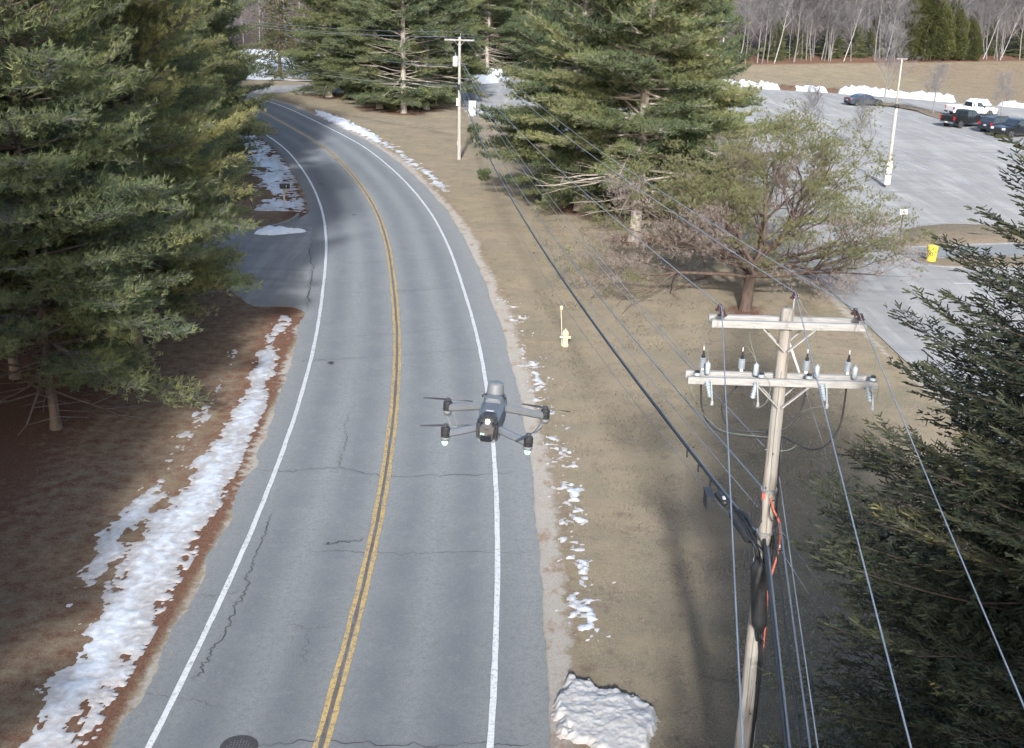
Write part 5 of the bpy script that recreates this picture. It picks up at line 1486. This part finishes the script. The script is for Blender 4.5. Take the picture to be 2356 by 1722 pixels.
M_BARREL = pm('yellow_plastic', (.58, .49, .045), (.50, .42, .04), 3, .5)
M_BLUE = pm('blue_plastic', (.06, .30, .52), (.05, .24, .44), 3, .5)
def drum(name, label, loc, m, txt=None, rz=0):
    b = thing(name, label, 'barrel', loc, rz)
    bb = G().add(lathe([(.0, 0), (.245, 0), (.26, .02), (.27, .28), (.272, .30), (.275, .60), (.288, .62), (.302, .66), (.305, .86), (.30, .885), (.285, .89), (.28, .86), (.0, .86)], 28)).build('shell', m, b, smooth=False)
    G().add(lathe([(.0, .862), (.27, .862), (.276, .872), (.0, .874)], 24)).build('lid', m, b)
    if txt:
        V, T = text_vt(txt, .32)
        a = -PI / 2 - .55 + V[:, 0] / .28
        r = .279
        V2 = np.stack([r * np.cos(a), r * np.sin(a), .44 + V[:, 1]], 1)
        mk('lettering', V2, T, M_CASE, bb)
    return b
drum('barrel', 'yellow plastic barrel with black lettering on the grass strip', (23.95, 68.15, .09), M_BARREL, 'EXIT')
drum('barrel', 'blue plastic barrel at the foot of the pole behind the big pine', (20.0, 120.6, .03), M_BLUE)

sg = thing('lot_sign', 'small white sign on a brown post at the island kerb', 'sign', (24.03, 74.5, .08))
G().add(beam((0, 0, -.1), (0, 0, 1.75), .075, .075, .006, (0, 1, 0))).build('post', M_BARK_RED, sg)
pl = G().add(box((0.02, -.055, 1.66), (.46, .02, .31))).build('plate', M_TAGW, sg)
V, T = text_vt('EXIT', .20)
mk('lettering', np.stack([V[:, 0] + .02, np.full(len(V), -.068), 1.66 + V[:, 1]], 1), T, M_CASE, pl)

M_LAMPW = pm('painted_pole', (.37, .35, .33), (.30, .275, .25), 3, .7, .3, stretch=(3, 3, .5))
M_PEEL = pm('peeling_paint', (.66, .52, .46), (.72, .70, .67), 6, .8, .4)
def lot_pole(label, loc, num, rz=0):
    t = thing('light_pole', label, 'light pole', loc, rz)
    G().add(tube(np.array([(0, 0, -.2), (0, 0, 3), (0, 0, 6.2)]), [.15, .135, .12], 12)).build('shaft', M_LAMPW, t, smooth=True)
    G().add(tube(np.array([(0, .16, 6.0), (0, .16, 8), (0, .16, 9.75)]), [.075, .07, .06], 10)).build('upper_mast', M_POLE_GREY, t, smooth=True)
    G().add(lathe([(.0, 6.1), (.20, 6.12), (.22, 6.26), (.12, 6.36), (0, 6.38)], 14)).build('lamp_cap', M_CASE, t, smooth=True)
    for sd in (-1, 1):
        a = G().add(tube(catmull([(sd * .1, 0, 6.22), (sd * .4, 0, 6.25), (sd * .7, 0, 6.22), (sd * .95, 0, 6.20)], 3), .025, 6)).build('lamp_arm', M_CASE, t)
        G().add(box((sd * .95, 0, 6.17), (.30, .22, .07), 0, .8)).build('lamp_head', M_CASE, a)
    G().add(beam((-.42, .16, 9.72), (.42, .16, 9.72), .05, .05, .006)).build('top_bar', M_POLE_GREY, t)
    G().add(box((.0, -.16, 1.62), (.40, .03, .95))).build('backing_board', M_PEEL, t)
    p = G().add(box((-.02, -.18, .62), (.44, .025, .72))).build('number_plate', M_TAGW, t)
    V, T = text_vt(num, .5)
    mk('lettering', np.stack([V[:, 0] - .02, np.full(len(V), -.196), .62 + V[:, 1]], 1), T, M_POLYMER, p)
    return t
lot_pole('tall white lot light pole with numbered plate rising behind the low open pine', (28.75, 94.0, .02), '5')
lot_pole('white lot light pole half hidden behind the big pine', (19.4, 120.2, .02), '4')

cb = thing('utility_cabinet', 'white utility cabinet at the lot edge behind the farther pole', 'cabinet', (-5.15, 133.2, 0), RAD(-4))
G().add(box((0, 0, .05), (.86, .6, .14))).build('plinth', M_KERB, cb)
cbb = G().add(box((0, 0, .86), (.74, .5, 1.5))).build('case', M_TAGW, cb)
for sd in (-1, 1):
    G().add(box((sd * .182, -.258, .86), (.345, .02, 1.40))).build('door', M_TAGW, cbb)
G().add(box((0, 0, 1.64), (.82, .58, .06))).build('roof', M_TAGW, cb)

mh = thing('manhole_cover', 'round dark manhole cover in the left lane at the bottom', 'manhole cover', (-5.4, 21.05, .031))
G().add(lathe([(.30, 0), (.39, .0), (.39, .008), (.31, .009)], 30)).build('ring', M_CRACK, mh)
M_IRON = pm('cast_iron', (.095, .092, .105), (.07, .068, .078), 12, .6, .5)
lid = G().add(lathe([(0, 0), (.30, 0), (.30, .006), (0, .007)], 28)).build('lid', M_IRON, mh)
g = G()
for i in range(-4, 5):
    for j in range(-4, 5):
        if i * i + j * j < 17: g.add(box((i * .062, j * .062, .010), (.03, .03, .006)))
g.build('tread', M_IRON, lid)

# ================================================================== vehicles
M_TYRE = pm('tyre_rubber', (.025, .025, .026), (.04, .04, .04), 12, .85)
M_RIM = pm('alloy_rim', (.55, .56, .58), (.42, .43, .45), 9, .3, metal=.8)
M_TAIL = pm('tail_light_red', (.45, .02, .025), (.34, .015, .02), 9, .2)
M_HEAD = pm('headlight_glass', (.78, .80, .82), (.66, .68, .70), 9, .12)
M_CARGLASS = pm('car_glass', (.018, .024, .032), (.03, .036, .045), 2, .06, spec=.9)
M_CHROME = pm('chrome', (.70, .71, .73), (.6, .6, .62), 5, .15, metal=.9)
M_TRIM = pm('black_trim', (.02, .02, .022), (.03, .03, .032), 8, .6)
def paint(name, c):
    t = NT(name)
    f = t.noise(t.obj(), 3, 4)
    return t.principled(t.mix(f, c, tuple(x * .88 for x in c)), .28, None, .1, .6, **{'Coat Weight': .6, 'Coat Roughness': .08})
def star(poly, ys):
    """side profile swept across the width; ys = [(y, inset)]"""
    p = np.array(poly, float); c = p.mean(0); n = len(p)
    V = []; T = []
    for y, ins in ys:
        q = c + (p - c) * (1 - ins)
        V += [(x, y if not callable(y) else y(z), z) for x, z in q]
    for s in range(len(ys) - 1):
        for i in range(n):
            j = (i + 1) % n
            T += [(s * n + i, s * n + j, (s + 1) * n + j), (s * n + i, (s + 1) * n + j, (s + 1) * n + i)]
    k = len(V)
    V += [(c[0], V[0][1], c[1]), (c[0], V[-1][1], c[1])]
    b = (len(ys) - 1) * n
    for i in range(n):
        j = (i + 1) % n
        T += [(k, j, i), (k + 1, b + i, b + j)]
    return np.array(V, float), np.array(T)
def vehicle(name, label, cat, loc, head, col, spec):
    t = thing(name, label, cat, loc, head, 'vehicles parked in the lot')
    W = spec['w']; P = paint(name + '_paint', col)
    body = G().add(star(spec['low'], [(-W / 2, .035), (-W / 2 + .03, .012), (-W / 2 + .12, 0), (W / 2 - .12, 0), (W / 2 - .03, .012), (W / 2, .035)])).build('body', P, t, smooth=False)
    cab = np.array(spec['cab'], float)
    zb, zt = cab[:, 1].min(), cab[:, 1].max()
    hw = lambda z: W / 2 * (.95 - .15 * (z - zb) / (zt - zb))
    n = len(cab); c = cab.mean(0)
    V = [(x, -hw(z), z) for x, z in cab] + [(x, hw(z), z) for x, z in cab] + [(c[0], -hw(c[1]), c[1]), (c[0], hw(c[1]), c[1])]
    T = []
    for i in range(n):
        j = (i + 1) % n
        T += [(i, j, n + j), (i, n + j, n + i), (2 * n, j, i), (2 * n + 1, n + i, n + j)]
    cabin = mk('cabin', np.array(V), np.array(T), P, t)
    def sidewin(x0, x1, x2, x3, za, zb2, nm='side_window'):
        for sd in (-1, 1):
            q = [(x0, za), (x1, za), (x2, zb2), (x3, zb2)]
            V = np.array([(x, sd * (hw(z) + .012), z) for x, z in q] + [(x, sd * (hw(z) - .02), z) for x, z in q])
            T = [(0, 1, 2), (0, 2, 3)] + [f for i in range(4) for f in ((i, 4 + i, 4 + (i + 1) % 4), (i, 4 + (i + 1) % 4, (i + 1) % 4))]
            mk(nm, V, np.array(T), M_CARGLASS, cabin)
    for q in spec['win']: sidewin(*q)
    for nm, (xa, za), (xb, zb_), off in spec['scr']:
        V = []
        for f in (0, .015):
            for (x, z), k in (((xa, za), .90), ((xb, zb_), .88)):
                for sd in (-1, 1):
                    V.append((x + off * f / .015 * .02, sd * hw(z) * k, z + f))
        T = [(4, 5, 7), (4, 7, 6), (0, 2, 3), (0, 3, 1), (0, 4, 6), (0, 6, 2), (1, 3, 7), (1, 7, 5), (0, 1, 5), (0, 5, 4), (2, 6, 7), (2, 7, 3)]
        mk(nm, np.array(V), np.array(T), M_CARGLASS, cabin)
    for x in spec['axle']:
        for sd in (-1, 1):
            r = spec['r']
            G().add(lathe([(0, 0), (r * 1.17, 0), (r * 1.17, .012), (0, .012)], 20, TR(x, sd * (W / 2 - .012), r + .05) @ RT(-sd * PI / 2, 'X'))).build('wheel_arch', M_TRIM, t)
            wM = TR(x, sd * (W / 2 - .13), r) @ RT(-sd * PI / 2, 'X')
            w = thing_part('wheel', t)
            G().add(lathe([(r * .6, -.1), (r * .94, -.1), (r, -.07), (r, .13), (r * .95, .165), (r * .62, .17)], 22, wM)).build('tyre', M_TYRE, w, smooth=False)
            g = G().add(lathe([(0, .12), (r * .22, .15), (r * .25, .13), (r * .55, .13), (r * .62, .168), (r * .66, .168), (r * .66, .1), (0, .1)], 20, wM))
            for k in range(5):
                g.add(xf(beam((r * .15, 0, .15), (r * .60, 0, .158), .06, .03, .004), wM @ RT(k * 2 * PI / 5, 'Z')))
            g.build('rim', M_RIM, w)
    for nm, m, x, y, z, s in spec['bits']:
        for sd in ((-1, 1) if y else (0,)):
            G().add(box((x, sd * y, z), s)).build(nm, m, t)
    for b in spec.get('bed', []):
        G().add(box(*b)).build('bed_side' if b[1][1] < .2 else 'tailgate', P, t)
    return t
def thing_part(name, parent):
    o = bpy.data.objects.new(name, None); COL.objects.link(o); o.parent = parent; o.empty_display_size = .1
    return o
SEDAN = dict(w=1.82, r=.33, axle=(-1.38, 1.40), low=[(-2.25, .28), (-2.34, .50), (-2.36, .78), (-2.28, .98), (-1.70, 1.03), (-.5, 1.0), (.95, .96), (1.75, .86), (2.22, .72), (2.34, .50), (2.28, .26)],
             cab=[(-1.85, .96), (-1.55, 1.05), (-.95, 1.40), (-.45, 1.46), (.15, 1.45), (.55, 1.33), (1.12, .97)],
             win=[(-.38, .80, .38, -.34, 1.02, 1.36), (-1.25, -.46, -.42, -.82, 1.04, 1.36)], scr=[('windscreen', (1.08, 1.0), (.52, 1.36), 1), ('rear_window', (-1.52, 1.08), (-.98, 1.38), -1)],
             bits=[('tail_light', M_TAIL, -2.31, .66, .86, (.10, .36, .16)), ('headlight', M_HEAD, 2.22, .66, .68, (.14, .34, .12)), ('mirror', M_TRIM, .72, .98, 1.02, (.16, .16, .12)), ('number_plate', M_TAGW, -2.365, 0, .72, (.02, .32, .14)), ('bumper', M_TRIM, -2.34, 0, .40, (.08, 1.5, .16)),
                   ('sill', M_TRIM, 0, .885, .30, (2.3, .06, .09)), ('door_handle', M_CHROME, -.25, .912, .90, (.16, .02, .03))])
def pickup(ext=False, chrome=True):
    cabx = -.55 if ext else -.78
    return dict(w=1.98, r=.40, axle=(-1.78, 1.86), low=[(-2.86, .52), (-2.92, .62), (-2.90, .86), (cabx - .05, .88), (cabx, 1.18), (1.15, 1.20), (2.55, 1.14), (2.82, 1.02), (2.90, .78), (2.88, .48)],
                cab=[(cabx, 1.12), (cabx + .10, 1.78), (cabx + .28, 1.88), (.42, 1.89), (.70, 1.80), (1.38, 1.16)],
                win=[(.12, 1.10, .62, .12, 1.24, 1.74), (cabx + .2, .02 if not ext else -.15, .02 if not ext else -.15, cabx + .26, 1.24, 1.74)],
                scr=[('windscreen', (1.36, 1.2), (.72, 1.80), 1), ('rear_window', (cabx + .015, 1.22), (cabx + .085, 1.72), -1)],
                bed=[((-1.84, .95, 1.05), (2.14, .10, .48)), ((-1.84, -.95, 1.05), (2.14, .10, .48)), ((-2.87, 0, 1.03), (.09, 1.80, .50))],
                bits=[('tail_light', M_TAIL, -2.89, .92, 1.08, (.12, .17, .34)), ('headlight', M_HEAD, 2.82, .76, .94, (.14, .36, .20)), ('grille', M_CHROME if chrome else M_TRIM, 2.87, 0, .90, (.08, .95, .28)), ('bumper', M_CHROME if chrome else M_TRIM, -2.98, 0, .60, (.14, 1.78, .18)), ('bumper', M_TRIM, 2.93, 0, .56, (.12, 1.80, .20)),
                      ('mirror', M_TRIM, .98, 1.10, 1.28, (.14, .22, .22)), ('number_plate', M_TAGW, -3.06, 0, .64, (.02, .30, .14)), ('running_board', M_CHROME, .25, 1.0, .42, (2.0, .12, .06)), ('door_handle', M_CHROME, .12, .995, 1.08, (.18, .02, .04)), ('door_handle', M_CHROME, -.62, .995, 1.08, (.18, .02, .04))])
SUV = dict(w=1.92, r=.38, axle=(-1.42, 1.45), low=[(-2.34, .40), (-2.42, .60), (-2.42, 1.02), (-2.3, 1.10), (.9, 1.08), (1.9, 1.02), (2.28, .88), (2.38, .62), (2.34, .40)],
           cab=[(-2.36, 1.05), (-2.0, 1.66), (-1.75, 1.73), (.1, 1.75), (.42, 1.66), (1.18, 1.08)],
           win=[(-.15, .88, .36, -.15, 1.12, 1.62), (-1.10, -.27, -.27, -1.08, 1.12, 1.62), (-2.02, -1.22, -1.2, -1.80, 1.14, 1.60)], scr=[('windscreen', (1.16, 1.12), (.44, 1.66), 1), ('rear_window', (-2.32, 1.12), (-2.02, 1.62), -1)],
           bits=[('tail_light', M_TAIL, -2.40, .80, 1.02, (.10, .24, .28)), ('headlight', M_HEAD, 2.26, .70, .82, (.14, .36, .16)), ('bumper', M_TRIM, -2.42, 0, .55, (.14, 1.72, .20)), ('mirror', M_TRIM, .80, 1.05, 1.14, (.14, .18, .16)), ('number_plate', M_TAGW, -2.435, 0, .86, (.02, .32, .14)), ('roof_rail', M_TRIM, -.8, .70, 1.77, (2.2, .05, .05)), ('sill', M_TRIM, 0, .94, .40, (2.3, .06, .09))])
vehicle('sedan', 'dark blue grey sedan parked at the left end of the far island', 'car', (43.9, 157.6, .03), RAD(15), (.045, .055, .075), SEDAN)
vehicle('pickup_truck', 'black crew cab pickup parked with its tail to the viewer', 'pickup truck', (49.75, 137.2, .03), RAD(31), (.012, .012, .014), pickup())
vehicle('pickup_truck', 'white extended cab pickup behind the black pickup', 'pickup truck', (54.3, 148.0, .03), RAD(12), (.78, .79, .80), pickup(True, False))
vehicle('station_wagon', 'dark blue estate car between the two black pickups', 'car', (52.0, 132.8, .03), RAD(31), (.022, .026, .042), SUV)
vehicle('pickup_truck', 'black pickup facing the viewer at the right edge of the photo', 'pickup truck', (52.6, 129.3, .03), RAD(205), (.015, .016, .020), pickup(False, False))
